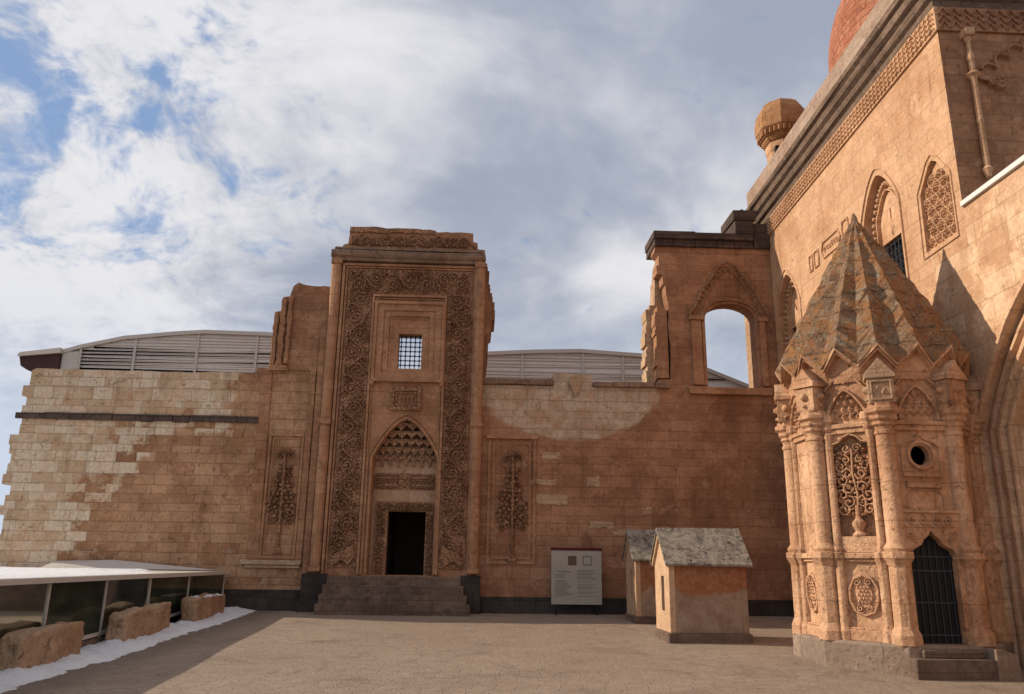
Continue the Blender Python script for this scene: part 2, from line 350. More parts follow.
def ground_mat():
    m, t = newmat('worn_stone_paving')
    pos = t.n('ShaderNodeNewGeometry').outputs['Position']
    sx = t.n('ShaderNodeSeparateXYZ', {0: pos})
    wob = t.noise(pos, .9, 4)
    uv = t.n('ShaderNodeCombineXYZ', {0: t.m('ADD', sx.outputs[0], t.m('MULTIPLY', wob, .12)), 1: t.m('ADD', sx.outputs[1], t.m('MULTIPLY', wob, .1)), 2: 0.0}).outputs[0]
    sy = t.n('ShaderNodeSeparateXYZ', {0: uv})
    wn = t.n('ShaderNodeTexWhiteNoise', {'W': t.m('FLOOR', t.m('DIVIDE', sy.outputs[1], .125))}, noise_dimensions='1D').outputs[0]
    uv = t.n('ShaderNodeCombineXYZ', {0: t.m('ADD', sy.outputs[0], t.m('MULTIPLY', wn, .34)), 1: sy.outputs[1], 2: 0.0}).outputs[0]
    br = t.n('ShaderNodeTexBrick', {'Vector': uv, 'Color1': (0, 0, 0, 1), 'Color2': (1, 1, 1, 1), 'Mortar': (.5, .5, .5, 1), 'Scale': 1.0,
             'Mortar Size': .014, 'Mortar Smooth': .6, 'Brick Width': .34, 'Row Height': .125}, offset=.5)
    rnd = t.n('ShaderNodeSeparateColor', {0: br.outputs['Color']}).outputs[0]
    n1 = t.noise(pos, .35, 5, .6); n2 = t.noise(pos, 3.5, 7, .68); n3 = t.noise(t.vm('MULTIPLY', pos, (1, 2.2, 1)), 16, 5, .65)
    col = t.mix(t.m('ADD', t.m('MULTIPLY', rnd, .55), t.m('MULTIPLY', t.m('SUBTRACT', n2, .3), .9), clamp=True), (.275, .205, .15), (.375, .29, .225))
    col = t.mix(t.m('MULTIPLY', t.sm(n1, .4, .65), .4), col, (.27, .195, .145))
    col = t.mix(t.m('MULTIPLY', t.sm(t.noise(pos, 1.1, 8, .7, .5), .56, .74), .5), col, (.20, .14, .10))
    col = t.mix(t.m('MULTIPLY', t.sm(t.noise(t.vm('ADD', pos, (8, 8, 8)), 1.6, 8, .7, .5), .60, .74), .5), col, (.50, .42, .34))
    col = t.mix(t.m('MULTIPLY', br.outputs['Fac'], .14), col, (.14, .105, .08))
    wet = t.sm(t.m('ADD', t.m('MULTIPLY', sx.outputs[0], -1.0), t.m('MULTIPLY', t.m('SUBTRACT', n2, .5), 1.6)), 5.4, 6.3)
    col = t.mix(t.m('MULTIPLY', wet, .5), col, (.13, .10, .08))
    col = t.mix(t.m('MULTIPLY', t.sm(t.noise(t.vm('ADD', pos, (3, 1, 0)), .8, 9, .72, .8), .50, .66), .5), col, (.17, .12, .085))
    v = t.m('ADD', .55, t.m('MULTIPLY', n3, .86))
    col = t.mix(1.0, col, t.n('ShaderNodeCombineColor', {0: v, 1: v, 2: v}).outputs[0], 'MULTIPLY')
    far = t.sm(t.m('ADD', sx.outputs[1], t.m('MULTIPLY', sx.outputs[0], -1.0)), 60, 90)
    col = t.mix(far, col, (.34, .28, .21))
    h = t.m('ADD', t.m('MULTIPLY', br.outputs['Fac'], -.8), t.m('ADD', t.m('MULTIPLY', n3, .7), t.m('ADD', t.m('MULTIPLY', n2, 1.3), t.m('MULTIPLY', rnd, .5))))
    finish(t, col, .85, h, .9, .035)
    return m


MAT['snow'] = snow_mat(); MAT['glass'] = glass_mat(); MAT['ground'] = ground_mat()


# ------------------------------------------------------------------ building helpers
def tag(o, label=None, cat=None, group=None, kind=None):
    if label: o['label'] = label
    if cat: o['category'] = cat
    if group: o['group'] = group
    if kind: o['kind'] = kind
    return o


def empty(name, loc, label, cat, group=None):
    o = bpy.data.objects.new(name, None); COL.objects.link(o)
    o.location = loc; o.empty_display_size = .3; o['kind'] = 'thing'
    return tag(o, label, cat, group)


def wloc(o):
    v = Vector((0, 0, 0))
    while o is not None:
        v += o.location; o = o.parent
    return v


WORN = dict(carved_band=.018, tree_relief=.03, arch_relief=.025, crown_relief=.02, openwork_tree=.014, medallion=.012, hood_carving=.016,
            rosette_panel=.014, column=.010, pedestal=.010, capital=.012, entablature_block=.012, gabled_eave_moulding=.02, cornice_roll=.025,
            door_surround=.012, cartouche_band=.012, muqarnas_vault=.015, main_cornice=.02, parapet=.03, lattice_band=.010, pilaster=.012,
            broken_moulding=.03, flat_frame=.008, string_moulding=.01, step=.012, cornice=.02, coping=.02, niche_moulding=.012, window_sill=.012,
            hood_moulding=.012, plinth=.008, arch_moulding=.012, roof=.010, base=.01, curved_roof=.0)


class MB:
    """collects shapes in world coordinates; build() makes ONE mesh object of them"""
    def __init__(s): s.v = []; s.f = []

    def add(s, vs, fs):
        b = len(s.v); s.v += [tuple(x) for x in vs]; s.f += [tuple(b + i for i in f) for f in fs]

    def box(s, x0, x1, y0, y1, z0, z1):
        s.add([(x, y, z) for z in (z0, z1) for y in (y0, y1) for x in (x0, x1)],
              [(0, 2, 3, 1), (4, 5, 7, 6), (0, 1, 5, 4), (2, 6, 7, 3), (0, 4, 6, 2), (1, 3, 7, 5)])

    def hexa(s, m, u0, u1, v0, v1, h0, h1):
        s.add([m(u, v, h) for h in (h0, h1) for v in (v0, v1) for u in (u0, u1)],
              [(0, 2, 3, 1), (4, 5, 7, 6), (0, 1, 5, 4), (2, 6, 7, 3), (0, 4, 6, 2), (1, 3, 7, 5)])

    def prism(s, m, poly, h0, h1, holes=()):
        loops = [list(poly)] + [list(h) for h in holes]
        tri = tessellate_polygon([[Vector((u, v, 0)) for u, v in L] for L in loops])
        flat = [p for L in loops for p in L]; n = len(flat)
        vs = [m(u, v, h0) for u, v in flat] + [m(u, v, h1) for u, v in flat]
        fs = [tuple(t) for t in tri] + [tuple(n + i for i in reversed(t)) for t in tri]
        k = 0
        for L in loops:
            q = len(L)
            for i in range(q):
                j = (i + 1) % q
                fs.append((k + i, k + j, n + k + j, n + k + i))
            k += q
        s.add(vs, fs)

    def ribbon(s, m, pts, w, h, h0=0.0, closed=False):
        n = len(pts); vs = []
        for i, (u, v) in enumerate(pts):
            a = pts[(i - 1) % n] if (closed or i > 0) else pts[i]
            b = pts[(i + 1) % n] if (closed or i < n - 1) else pts[i]
            du, dv = b[0] - a[0], b[1] - a[1]; l = math.hypot(du, dv) or 1
            nu, nv = -dv / l * w / 2, du / l * w / 2
            vs += [m(u + nu, v + nv, h0), m(u + nu * .5, v + nv * .5, h0 + h), m(u - nu * .5, v - nv * .5, h0 + h), m(u - nu, v - nv, h0)]
        fs = []
        for i in range(n if closed else n - 1):
            a, b = i * 4, ((i + 1) % n) * 4
            for k in range(3): fs.append((a + k, a + k + 1, b + k + 1, b + k))
        if not closed: fs += [(0, 1, 2, 3), (4 * n - 1, 4 * n - 2, 4 * n - 3, 4 * n - 4)]
        s.add(vs, fs)

    def leaf(s, m, u, v, a, l, w, h, h0=0.0):
        ca, sa = math.cos(a), math.sin(a)
        def q(x, y): return (u + x * ca - y * sa, v + x * sa + y * ca)
        P = [q(0, 0), q(l * .45, w / 2), q(l, 0), q(l * .45, -w / 2)]
        c = q(l * .45, 0)
        s.add([m(*p, h0) for p in P] + [m(*c, h0 + h)], [(0, 1, 4), (1, 2, 4), (2, 3, 4), (3, 0, 4)])

    def blob(s, m, u, v, r, h, h0=0.0, n=7):
        vs = [m(u + r * math.cos(2 * PI * i / n), v + r * math.sin(2 * PI * i / n), h0) for i in range(n)]
        vs += [m(u + r * .6 * math.cos(2 * PI * i / n), v + r * .6 * math.sin(2 * PI * i / n), h0 + h * .8) for i in range(n)]
        vs.append(m(u, v, h0 + h))
        s.add(vs, [(i, (i + 1) % n, n + (i + 1) % n, n + i) for i in range(n)] + [(n + i, n + (i + 1) % n, 2 * n) for i in range(n)])

    def lathe(s, cx, cy, prof, n=16, a0=0.0, rot=0.0, a1=2 * PI):
        full = abs(a1 - a0 - 2 * PI) < 1e-6
        k = n if full else n + 1; vs = []
        for r, z in prof:
            for i in range(k):
                a = a0 + (a1 - a0) * i / n + rot
                vs.append((cx + r * math.cos(a), cy + r * math.sin(a), z))
        fs = []
        for j in range(len(prof) - 1):
            for i in range(n):
                i2 = (i + 1) % k
                fs.append((j * k + i, j * k + i2, (j + 1) * k + i2, (j + 1) * k + i))
        fs += [tuple(range(k - 1, -1, -1)), tuple((len(prof) - 1) * k + i for i in range(k))]
        s.add(vs, fs)

    def tube(s, pts, r, n=8, r2=None):
        pts = [Vector(p) for p in pts]; N = len(pts); vs = []
        for i, p in enumerate(pts):
            d = (pts[min(i + 1, N - 1)] - pts[max(i - 1, 0)]).normalized()
            up = Vector((0, 0, 1)) if abs(d.z) < .9 else Vector((1, 0, 0))
            a = d.cross(up).normalized(); b = d.cross(a)
            rr = r if r2 is None else r + (r2 - r) * i / (N - 1)
            vs += [p + a * rr * math.cos(2 * PI * k / n) + b * rr * math.sin(2 * PI * k / n) for k in range(n)]
        fs = [(i * n + k, i * n + (k + 1) % n, (i + 1) * n + (k + 1) % n, (i + 1) * n + k) for i in range(N - 1) for k in range(n)]
        fs += [tuple(range(n)), tuple((N - 1) * n + k for k in range(n))]
        s.add(vs, fs)

    def build(s, name, mat, parent=None, loc=None, smooth=False, bevel=0, kind=None, label=None):
        o0 = wloc(parent) if parent else Vector(loc or (0, 0, 0))
        me = bpy.data.meshes.new(name)
        if name in WORN:
            q = WORN[name]
            s.v = [tuple(Vector(v) + mnoise.noise_vector(Vector(v) * 7.3) * q + mnoise.noise_vector(Vector(v) * 2.1) * q) for v in s.v]
        me.from_pydata([tuple(Vector(v) - o0) for v in s.v], [], s.f)
        bm = bmesh.new(); bm.from_mesh(me)
        bmesh.ops.recalc_face_normals(bm, faces=bm.faces)
        bm.to_mesh(me); bm.free()
        me.materials.append(mat)
        if smooth:
            for p in me.polygons: p.use_smooth = True
            try: me.set_sharp_from_angle(angle=R(38))
            except Exception: pass
        o = bpy.data.objects.new(name, me); COL.objects.link(o)
        if parent: o.parent = parent
        else: o.location = o0
        if bevel:
            b = o.modifiers.new('bevel', 'BEVEL'); b.width = bevel; b.segments = 2; b.limit_method = 'ANGLE'; b.angle_limit = R(40)
            b.harden_normals = False
        if kind: o['kind'] = kind
        if label: o['label'] = label
        return o


def wallY(Y): return lambda u, v, h: (u, Y - h, v)         # faces the camera; h towards the camera
def wallX(X): return lambda u, v, h: (X - h, u, v)         # the mosque side; u runs along Y, h towards -X


def stepped(pts, lo=.14, hi=.34, amp=.09, seed=1):
    """a broken masonry edge that goes in block-sized steps"""
    rr = random.Random(seed); out = []; (u0, v0), sgn = pts[0], (1 if pts[-1][1] > pts[0][1] else -1)
    def at(v):
        for (a, va), (c, vc) in zip(pts[:-1], pts[1:]):
            if min(va, vc) <= v <= max(va, vc) and va != vc: return a + (c - a) * (v - va) / (vc - va)
        return pts[-1][0]
    v = v0
    while (pts[-1][1] - v) * sgn > .02:
        n = v + sgn * rr.uniform(lo, hi)
        if (pts[-1][1] - n) * sgn < 0: n = pts[-1][1]
        u = at((v + n) / 2) + rr.uniform(-amp, amp)
        out += [(u + rr.uniform(-.012, .012), v), (u + rr.uniform(-.012, .012), n)]; v = n
    return out


def rect(u0, u1, v0, v1): return [(u0, v0), (u1, v0), (u1, v1), (u0, v1)]


def rag(pts, amp=.04, seg=.25, seed=1, closed=False):
    rr = random.Random(seed); out = []
    n = len(pts)
    for i in range(n if closed else n - 1):
        a, b = pts[i], pts[(i + 1) % n]; L = math.hypot(b[0] - a[0], b[1] - a[1]); k = max(1, int(L / seg))
        for j in range(k):
            f = j / k; out.append((a[0] + (b[0] - a[0]) * f + rr.uniform(-amp, amp), a[1] + (b[1] - a[1]) * f + rr.uniform(-amp, amp)))
    if not closed: out.append(pts[-1])
    return out


def ogive(u0, u1, vs, va, n=10, k=1.6):
    """points of a pointed arch from (u1,vs) over the apex to (u0,vs)"""
    c = (u0 + u1) / 2; w = (u1 - u0) / 2; H = va - vs; out = []
    for i in range(2 * n + 1):
        x = 1 - i / n; a = abs(x)
        y = (1 - a ** k) * .78 + (1 - a) * .22 if a > 0 else 1
        # steeper at springing
        th = (1 - a); y = H * (math.sin(min(1, th) * PI / 2) ** .85 * .80 + th * .20)
        out.append((c + w * x, vs + y))
    return out


def arch_hole(u0, u1, vb, vs, va, n=10): return [(u0, vb), (u1, vb)] + ogive(u0, u1, vs, va, n)


def vine(mb, m, u0, v0, L, w, hz=False, r=.035, h=.05, seed=1, h0=0.0):
    """a scrolling stem with spirals and leaves in a band w wide and L long"""
    rr = random.Random(seed)
    def T(a, b): return (u0 + b, v0 + a) if hz else (u0 + a, v0 + b)     # a across, b along
    n = max(2, round(L / (w * .78))); p = L / n; st = []; h *= 1.35
    for i in range(n * 10 + 1):
        b = i / 10 * p; st.append(T(.30 * w * math.sin(PI * b / p), b))
    mb.ribbon(m, st, r * 1.15, h, h0)
    for i in range(n):
        sd_ = 1 if i % 2 == 0 else -1; cb = (i + .5) * p; ca = -sd_ * .10 * w + rr.uniform(-.03, .03) * w; gs = rr.uniform(.8, 1.1); sp = []
        for k in range(26):
            f = k / 25; a = sd_ * (PI / 2 - f * 3.3 * PI); q = (.34 * w) * gs * (1 - f * .82)
            sp.append(T(ca + q * math.sin(a) , cb + q * math.cos(a) * .95))
        mb.ribbon(m, sp, r, h, h0)
        mb.blob(m, *T(ca, cb), .075 * w, h * 1.1, h0)
        for (qa, qb, qr) in ((.30, -.42, .15), (-.34, .30, .12), (.36, .05, .10), (-.36, -.12, .10)):
            sp = []; sg = rr.choice((-1, 1)); a_ = rr.uniform(0, 6.28)
            for k in range(13):
                f = k / 12; a = a_ + sg * f * 2.3 * PI; q = qr * w * (1 - .75 * f); sp.append(T(sd_ * qa * w + q * math.cos(a), cb + qb * p + q * math.sin(a)))
            mb.ribbon(m, sp, r * .8, h * 1.15, h0)
        for k in range(16):
            a = rr.uniform(0, 2 * PI); q = rr.uniform(.2, .43) * w
            mb.leaf(m, *T(max(-.47 * w, min(.47 * w, ca + q * math.cos(a))), cb + q * math.sin(a)), a + rr.uniform(-.9, .9), .20 * w * rr.uniform(.7, 1.2), .10 * w, h * .9, h0)
        for e in (-1, 1):
            for k in range(3):
                b = (i + k / 3 + .1) * p
                mb.leaf(m, *T(e * .47 * w, b), (PI if e > 0 else 0) + rr.uniform(-.8, .8), .15 * w, .08 * w, h * .8, h0)


def curl(mb, m, u, v, rad, sgn, a0, r=.03, h=.05, turns=1.3, h0=0.0):
    pts = []
    for k in range(18):
        f = k / 17; a = a0 + sgn * f * turns * 2 * PI; q = rad * (1 - .8 * f)
        pts.append((u + q * math.cos(a), v + q * math.sin(a)))
    mb.ribbon(m, pts, r, h, h0)


def tree_relief(mb, m, u, v0, v1, w, seed=2, h=.095):
    """stylised tree of life standing on a slender stem: fruit clusters, curls and a palmette"""
    rr = random.Random(seed); H = v1 - v0
    mb.prism(m, [(u - .16, v0), (u + .16, v0), (u + .10, v0 + .10), (u + .06, v0 + .18), (u - .06, v0 + .18), (u - .10, v0 + .10)], 0, h)
    mb.ribbon(m, [(u, v0 + .15), (u + .02, v0 + H * .35), (u, v0 + H * .62), (u, v1 - .12)], .11, h)
    rows = [(.35, .9, 5), (.39, 1.0, 6), (.43, .95, 5), (.47, .95, 6), (.51, .8, 5), (.55, .75, 5), (.59, .6, 4), (.63, .52, 4), (.67, .42, 3), (.72, .40, 4), (.77, .30, 3), (.82, .30, 3)]
    for f, ww, n in rows:
        for k in range(n):
            x = (k / (n - 1) - .5) * w * .88 * ww
            y = v0 + H * f + abs(x) * .12 + rr.uniform(-.03, .03)
            mb.blob(m, u + x, y, .065 * (.6 + .8 * rr.random()), h * (1.0 + .5 * rr.random()))
            for q_ in range(3): mb.leaf(m, u + x + rr.uniform(-.04, .04), y + rr.uniform(-.04, .04), rr.uniform(0, 6.28), rr.uniform(.13, .24), rr.uniform(.05, .09), h * rr.uniform(.7, 1.3))
    for sgn in (-1, 1):
        curl(mb, m, u + sgn * w * .36, v0 + H * .40, .15, -sgn, PI / 2, .045, h)
        curl(mb, m, u + sgn * w * .34, v0 + H * .31, .14, sgn, PI / 2, .045, h)
        curl(mb, m, u + sgn * w * .16, v0 + H * .33, .12, -sgn, PI / 2, .04, h)
        curl(mb, m, u + sgn * w * .20, v1 - .17, .13, -sgn, PI, .04, h)
        mb.leaf(m, u + sgn * .04, v1 - .2, PI / 2 - sgn * .9, .34, .09, h)
        mb.leaf(m, u + sgn * .03, v1 - .2, PI / 2 - sgn * .4, .28, .09, h)
        mb.leaf(m, u + sgn * .05, v0 + H * .75, PI / 2 - sgn * 1.0, .22, .08, h)
    mb.leaf(m, u, v1 - .22, PI / 2, .30, .10, h)


def frame_rect(mb, m, u0, u1, v0, v1, w, h0, h1):
    mb.prism(m, rect(u0, u1, v0, v1), h0, h1, [rect(u0 + w, u1 - w, v0 + w, v1 - w)])


def gz(y): return .27 - .028 * (25.64 - y) if y < 25.64 else .27


# ------------------------------------------------------------------ ground
def build_ground():
    xs = [-5000, -1500, -500, -200, -90, -60, -45, -34, -26, -22] + [-19.5 + i * .75 for i in range(60)] + [30, 60, 120, 400, 1500, 5000]
    ys = [-3000, -600, -100, -30, -8, 0, 4] + [7 + i * .55 for i in range(38)] + [30, 36, 45, 60, 90, 200, 600, 1800, 6000]
    vs = []
    for y in ys:
        for x in xs:
            z = gz(max(y, -8))
            if x < -21: z -= min(30, (-21 - x) * .35)
            if y > 42: z -= min(30, (y - 42) * .3)
            if -14 < x < 10 and 7 < y < 26: z += .022 * (mnoise.noise((x * .35, y * .35, 2)))
            if abs(x) > 400 or y > 500: z = -31 + 6 * mnoise.noise((x * .001, y * .001, 1))
            vs.append((x, y, z))
    n = len(xs)
    fs = [(j * n + i, j * n + i + 1, (j + 1) * n + i + 1, (j + 1) * n + i) for j in range(len(ys) - 1) for i in range(n - 1)]
    b = MB(); b.add(vs, fs)
    tag(b.build('courtyard_ground', MAT['ground'], smooth=True), 'worn brown stone paving of the courtyard', kind='structure')


build_ground()

D = 25.64
mD = wallY(D)


# ------------------------------------------------------------------ left ashlar wall with the broken pier
def left_wall():
    w = empty('ashlar_wall', (-9.5, D, .27), 'tall wall of cream and brown blocks with a ragged left edge and black string course', 'wall')
    rr = random.Random(4)
    teeth = []; z = -.3; x = -15.0
    while z < 7.45:
        hh = rr.choice((.28, .31, .33)); xx = -14.5 + rr.uniform(-.20, .14) + max(0, z - 6) * .15
        teeth += [(xx, z), (xx, min(z + hh, 7.5))]; z += hh
    top = rag([(-14.2, 7.58), (-10.6, 7.56), (-7.25, 7.6)], .025, .4, 3)
    out = teeth + top + [(-7.22, 7.75), (-6.85, 7.78), (-6.83, 9.68), (-6.62, 9.72), (-6.60, 10.2), (-6.38, 10.24)] + \
        rag([(-6.28, 10.55), (-6.1, 10.72), (-5.6, 10.62), (-5.05, 10.6)], .04, .16, 8) + [(-4.95, 10.6), (-4.95, -.3)]
    b = MB(); b.prism(mD, out, 0, -1.15); b.build('wall_face', MAT['left'], w)
    # the upper broken pier keeps its red tone
    b = MB()
    # broken upper pier standing on the wall, one hand proud of it
    b.prism(mD, [(-6.80, 7.70), (-4.97, 7.70), (-4.97, 10.52)] + rag([(-5.1, 10.56), (-5.7, 10.60), (-6.15, 10.68), (-6.27, 10.5)], .03, .15, 9) + [(-6.36, 10.2), (-6.58, 10.16), (-6.60, 9.7), (-6.80, 9.66)], .003, .05)
    b.build('pier_face', MAT['red'], w)
    b = MB()
    for u, z0, z1, rw in ((-6.74, 7.72, 9.66, .07), (-6.52, 7.72, 10.16, .09), (-6.30, 7.9, 10.3, .07)):
        b.prism(mD, rag([(u - rw, z0), (u + rw, z0), (u + rw * .9, z1 - .1), (u - rw * .5, z1 - .02), (u - rw * .9, z1 - .15)], .022, .14, int(-u * 50), True), .05, .16)
    b.prism(mD, [(-6.83, 7.66), (-6.2, 7.66), (-6.25, 7.84), (-6.8, 7.84)], .05, .2)
    b.build('broken_moulding', MAT['portal'], w, bevel=.02)
    b = MB(); mp = random.Random(2)
    x = -14.6
    while x < -7.0:
        L = mp.uniform(.4, .9); x1 = min(x + L, -7.0)
        b.prism(mD, rect(x, x1 - .015, 5.93 + mp.uniform(-.02, .02), 6.15 + mp.uniform(-.02, .02)), -.05, .05 + mp.uniform(0, .03)); x = x1
    b.build('string_course', MAT['darkcap'], w, bevel=.01)
    b = MB(); b.prism(mD, rect(-9.6, -5.15, -.2, .87), -.02, .07); b.build('plinth', MAT['basalt'], w)
    # tree panel between two pilaster strips
    b = MB()
    b.prism(mD, [(-6.98, 1.75), (-6.62, 1.75), (-6.72, 7.66), (-7.08, 7.66)], 0, .05)
    b.prism(mD, [(-5.50, 1.75), (-5.30, 1.75), (-5.30, 8.9), (-5.50, 8.9)], 0, .07)
    b.prism(mD, [(-5.25, .9), (-5.05, .9), (-5.05, 10.2), (-5.25, 10.2)], 0, .14)
    b.build('pilaster_strip', MAT['red'], w, bevel=.015)
    b = MB()
    frame_rect(b, mD, -6.62, -5.52, 1.78, 5.62, .07, .0, .05)
    frame_rect(b, mD, -6.50, -5.64, 1.90, 5.50, .05, .0, .025)
    b.build('panel_frame', MAT['portal'], w)
    b = MB(); b.prism(mD, [(-7.1, 1.60), (-5.32, 1.60), (-5.28, 1.74), (-7.16, 1.74)], 0, .14); b.prism(mD, rect(-7.0, -5.34, 1.50, 1.597), 0, .08)
    b.build('sill', MAT['patch'], w, bevel=.01)
    b = MB(); tree_relief(b, mD, -6.07, 1.95, 5.12, .84, 3); b.build('tree_relief', MAT['carved'], w)
    return w


left_wall()


# ------------------------------------------------------------------ portal
def portal():
    YP = 25.42; m = wallY(YP)
    p = empty('stone_portal', (-2.4, YP, .3), 'tall carved sandstone portal with a barred window above a dark pointed doorway', 'portal')
    win = rect(-2.68, -1.92, 7.72, 8.97)
    nic = arch_hole(-3.28, -1.28, 1.33, 4.9, 6.10)
    body = [(-5.0, 1.0), (.1, 1.0), (.08, 11.2), (.08, 12.0), (-.16, 12.02), (-.18, 12.25), (-.33, 12.28)] + \
        rag([(-.34, 12.58), (-1.5, 12.62), (-3.0, 12.60), (-4.5, 12.64)], .03, .22, 5) + [(-4.54, 12.1), (-4.7, 12.05), (-4.72, 11.97), (-4.98, 11.95)]
    b = MB(); b.prism(m, body, 0, -.42, [win, nic])
    # rear part of the masonry with wider openings
    win2 = rect(-3.3, -1.3, 7.3, 9.6); nic2 = rect(-3.6, -.96, 1.33, 6.4)
    rb = [(-4.9, 1.0), (.05, 1.0), (.06, 7.4), (.1, 7.5), (.12, 8.6), (.16, 9.1), (.3, 9.25), (.36, 9.8), (.3, 10.3), (.2, 10.6), (.14, 11.0), (.1, 11.4), (.06, 11.7), (.0, 11.95), (-.2, 12.2), (-.5, 12.4), (-4.4, 12.4), (-4.9, 11.9)]
    b.prism(m, rb, -.421, -2.0, [win2, nic2])
    b.build('portal_wall', MAT['portal'], p)
    b = MB(); ed = [(.0, 1.0), (.14, 1.0)] + stepped([(.17, 7.3), (.22, 8.7), (.34, 9.3), (.46, 9.8), (.44, 10.2), (.32, 10.6), (.24, 11.1), (.12, 11.7)], .12, .34, .05, 12) + [(.0, 11.8)]
    b.prism(m, ed, -.5, -2.05); b.build('broken_edge', MAT['red'], p)
    # niche back, doorway, dark passage
    door = rect(-2.78, -1.58, 1.32, 3.27)
    b = MB(); b.prism(m, arch_hole(-3.42, -1.14, 1.2, 4.95, 6.25), -.45, -.70, [door]); b.build('niche_back', MAT['niche'], p)
    b = MB()
    b.hexa(m, -3.6, -3.28, 1.33, 6.3, -.422, -.47); b.hexa(m, -1.28, -.96, 1.33, 6.3, -.422, -.47)
    b.build('niche_side', MAT['portal'], p)
    b = MB()
    for sl in (rect(-3.4, -2.9, 1.2, 3.9), rect(-1.46, -.96, 1.2, 3.9)): b.prism(m, sl, -.70, -4.6)
    b.hexa(m, -3.4, -.96, 3.6, 3.9, -.71, -4.6); b.hexa(m, -3.4, -.96, 1.0, 1.32, -.71, -4.6); b.hexa(m, -3.4, -.96, 1.0, 3.9, -4.61, -4.8)
    b.build('dark_passage', MAT['passage'], p)
    # carved door surround
    b = MB()
    b.prism(m, [(-3.15, 1.33), (-2.78, 1.33), (-2.78, 3.27), (-1.58, 3.27), (-1.58, 1.33), (-1.36, 1.33), (-1.36, 3.55), (-3.15, 3.55)], -.45, -.38)
    mj = lambda u, v, h: m(u, v, h - .38)
    vine(b, mj, -2.97, 1.4, 1.85, .26, r=.022, h=.03, seed=5); vine(b, mj, -1.47, 1.4, 1.85, .18, r=.02, h=.03, seed=6)
    vine(b, mj, -3.1, 3.41, 1.7, .22, hz=True, r=.022, h=.03, seed=7)
    b.build('door_surround', MAT['carved'], p)
    # carved cartouche band
    b = MB(); mc = lambda u, v, h: m(u, v, h - .45)
    b.prism(mc, rect(-3.27, -1.29, 3.96, 4.46), 0, .02)
    for v in (4.10, 4.32):
        for s0, s1 in ((-3.2, -2.45), (-2.15, -1.36)):
            b.ribbon(mc, [(s0, v), (s0 + .08, v + .085), (s1 - .08, v + .085), (s1, v), (s1 - .08, v - .085), (s0 + .08, v - .085)], .035, .05, .02, closed=True)
            b.hexa(mc, s0 + .1, s1 - .1, v - .04, v + .04, .02, .045)
        b.blob(mc, -2.3, v, .11, .06, .02)
    b.build('cartouche_band', MAT['carved'], p)
    # muqarnas tiers
    b = MB()
    tiers = ((4.72, .10, 8), (4.97, .17, 8), (5.22, .23, 7), (5.48, .29, 5), (5.74, .35, 3))
    for k, (v, out, n) in enumerate(tiers):
        hw = 1.0 if v < 4.95 else 1.0 * max(.12, math.cos((v - 4.9) / 1.22 * PI / 2)) ** .8
        a0, a1 = -2.28 - hw, -2.28 + hw; st = (a1 - a0) / n; low = []
        for i in range(n):
            c = a0 + (i + .5) * st
            low += [(c - st * .5, v), (c - st * .38, v + .10), (c, v + .21), (c + st * .38, v + .10)]
        low.append((a1, v))
        b.prism(mc, low + [(a1, v + .30), (a0, v + .30)], 0, out)
        for i in range(n + 1 if k == 0 else 0):
            c = a0 + i * st
            b.prism(mc, [(c - .04, v - .04), (c + .04, v - .04), (c + .025, v + .12), (c - .025, v + .12)], out * .2, out * 1.2)
    b.build('muqarnas_vault', MAT['carved'], p)
    # arch moulding round the niche
    b = MB()
    for w, h, g in ((.10, .07, .05), (.05, .05, .16)):
        b.ribbon(m, [(-3.28 - g, 1.4)] + list(reversed(ogive(-3.28 - g, -1.28 + g, 4.9, 6.10 + g * 1.2))) + [(-1.28 + g, 1.4)], w, h)
    b.build('niche_moulding', MAT['portal'], p, smooth=True)
    # carved band: raised U ring with vines
    b = MB()
    b.prism(m, [(-4.44, 1.55), (-3.62, 1.55), (-3.62, 10.32), (-1.12, 10.32), (-1.12, 1.55), (-.32, 1.55), (-.32, 11.18), (-4.44, 11.18)], 0, .05)
    mv = lambda u, v, h: m(u, v, h + .05)
    vine(b, mv, -4.03, 1.9, 8.5, .76, r=.045, h=.06, seed=11); vine(b, mv, -.72, 1.9, 8.5, .74, r=.045, h=.06, seed=12)
    vine(b, mv, -4.35, 10.76, 3.95, .76, hz=True, r=.045, h=.06, seed=13)
    b.build('carved_band', MAT['carved'], p)
    # lower ends of the band: crouching ornament
    for c, s_ in ((-4.03, 1), (-.72, -1)):
        b = MB(); b.prism(mv, [(c - s_ * .34, 1.72), (c - s_ * .28, 1.60), (c - s_ * .05, 1.78), (c + s_ * .2, 1.62), (c + s_ * .34, 1.86), (c + s_ * .30, 2.25), (c + s_ * .12, 2.1), (c - s_ * .2, 1.98)], 0, .10); b.build('band_foot_ornament', MAT['carved'], p)
    # flat frames and roll mouldings
    b = MB()
    U = lambda a, c, t0, v0: [(a, v0), (a + t0, v0), (a + t0, c - t0), (-2.37 * 2 - a - t0, c - t0), (-2.37 * 2 - a - t0, v0), (-2.37 * 2 - a, v0), (-2.37 * 2 - a, c), (a, c)]
    b.prism(m, U(-4.64, 11.36, .08, 1.35), 0, .13); b.prism(m, U(-4.53, 11.26, .05, 1.35), 0, .08)
    b.prism(m, U(-3.60, 10.30, .08, 1.35), 0, .10); b.prism(m, U(-3.50, 10.2, .05, 1.35), 0, .05)
    b.build('flat_frame', MAT['portal'], p, bevel=.012)
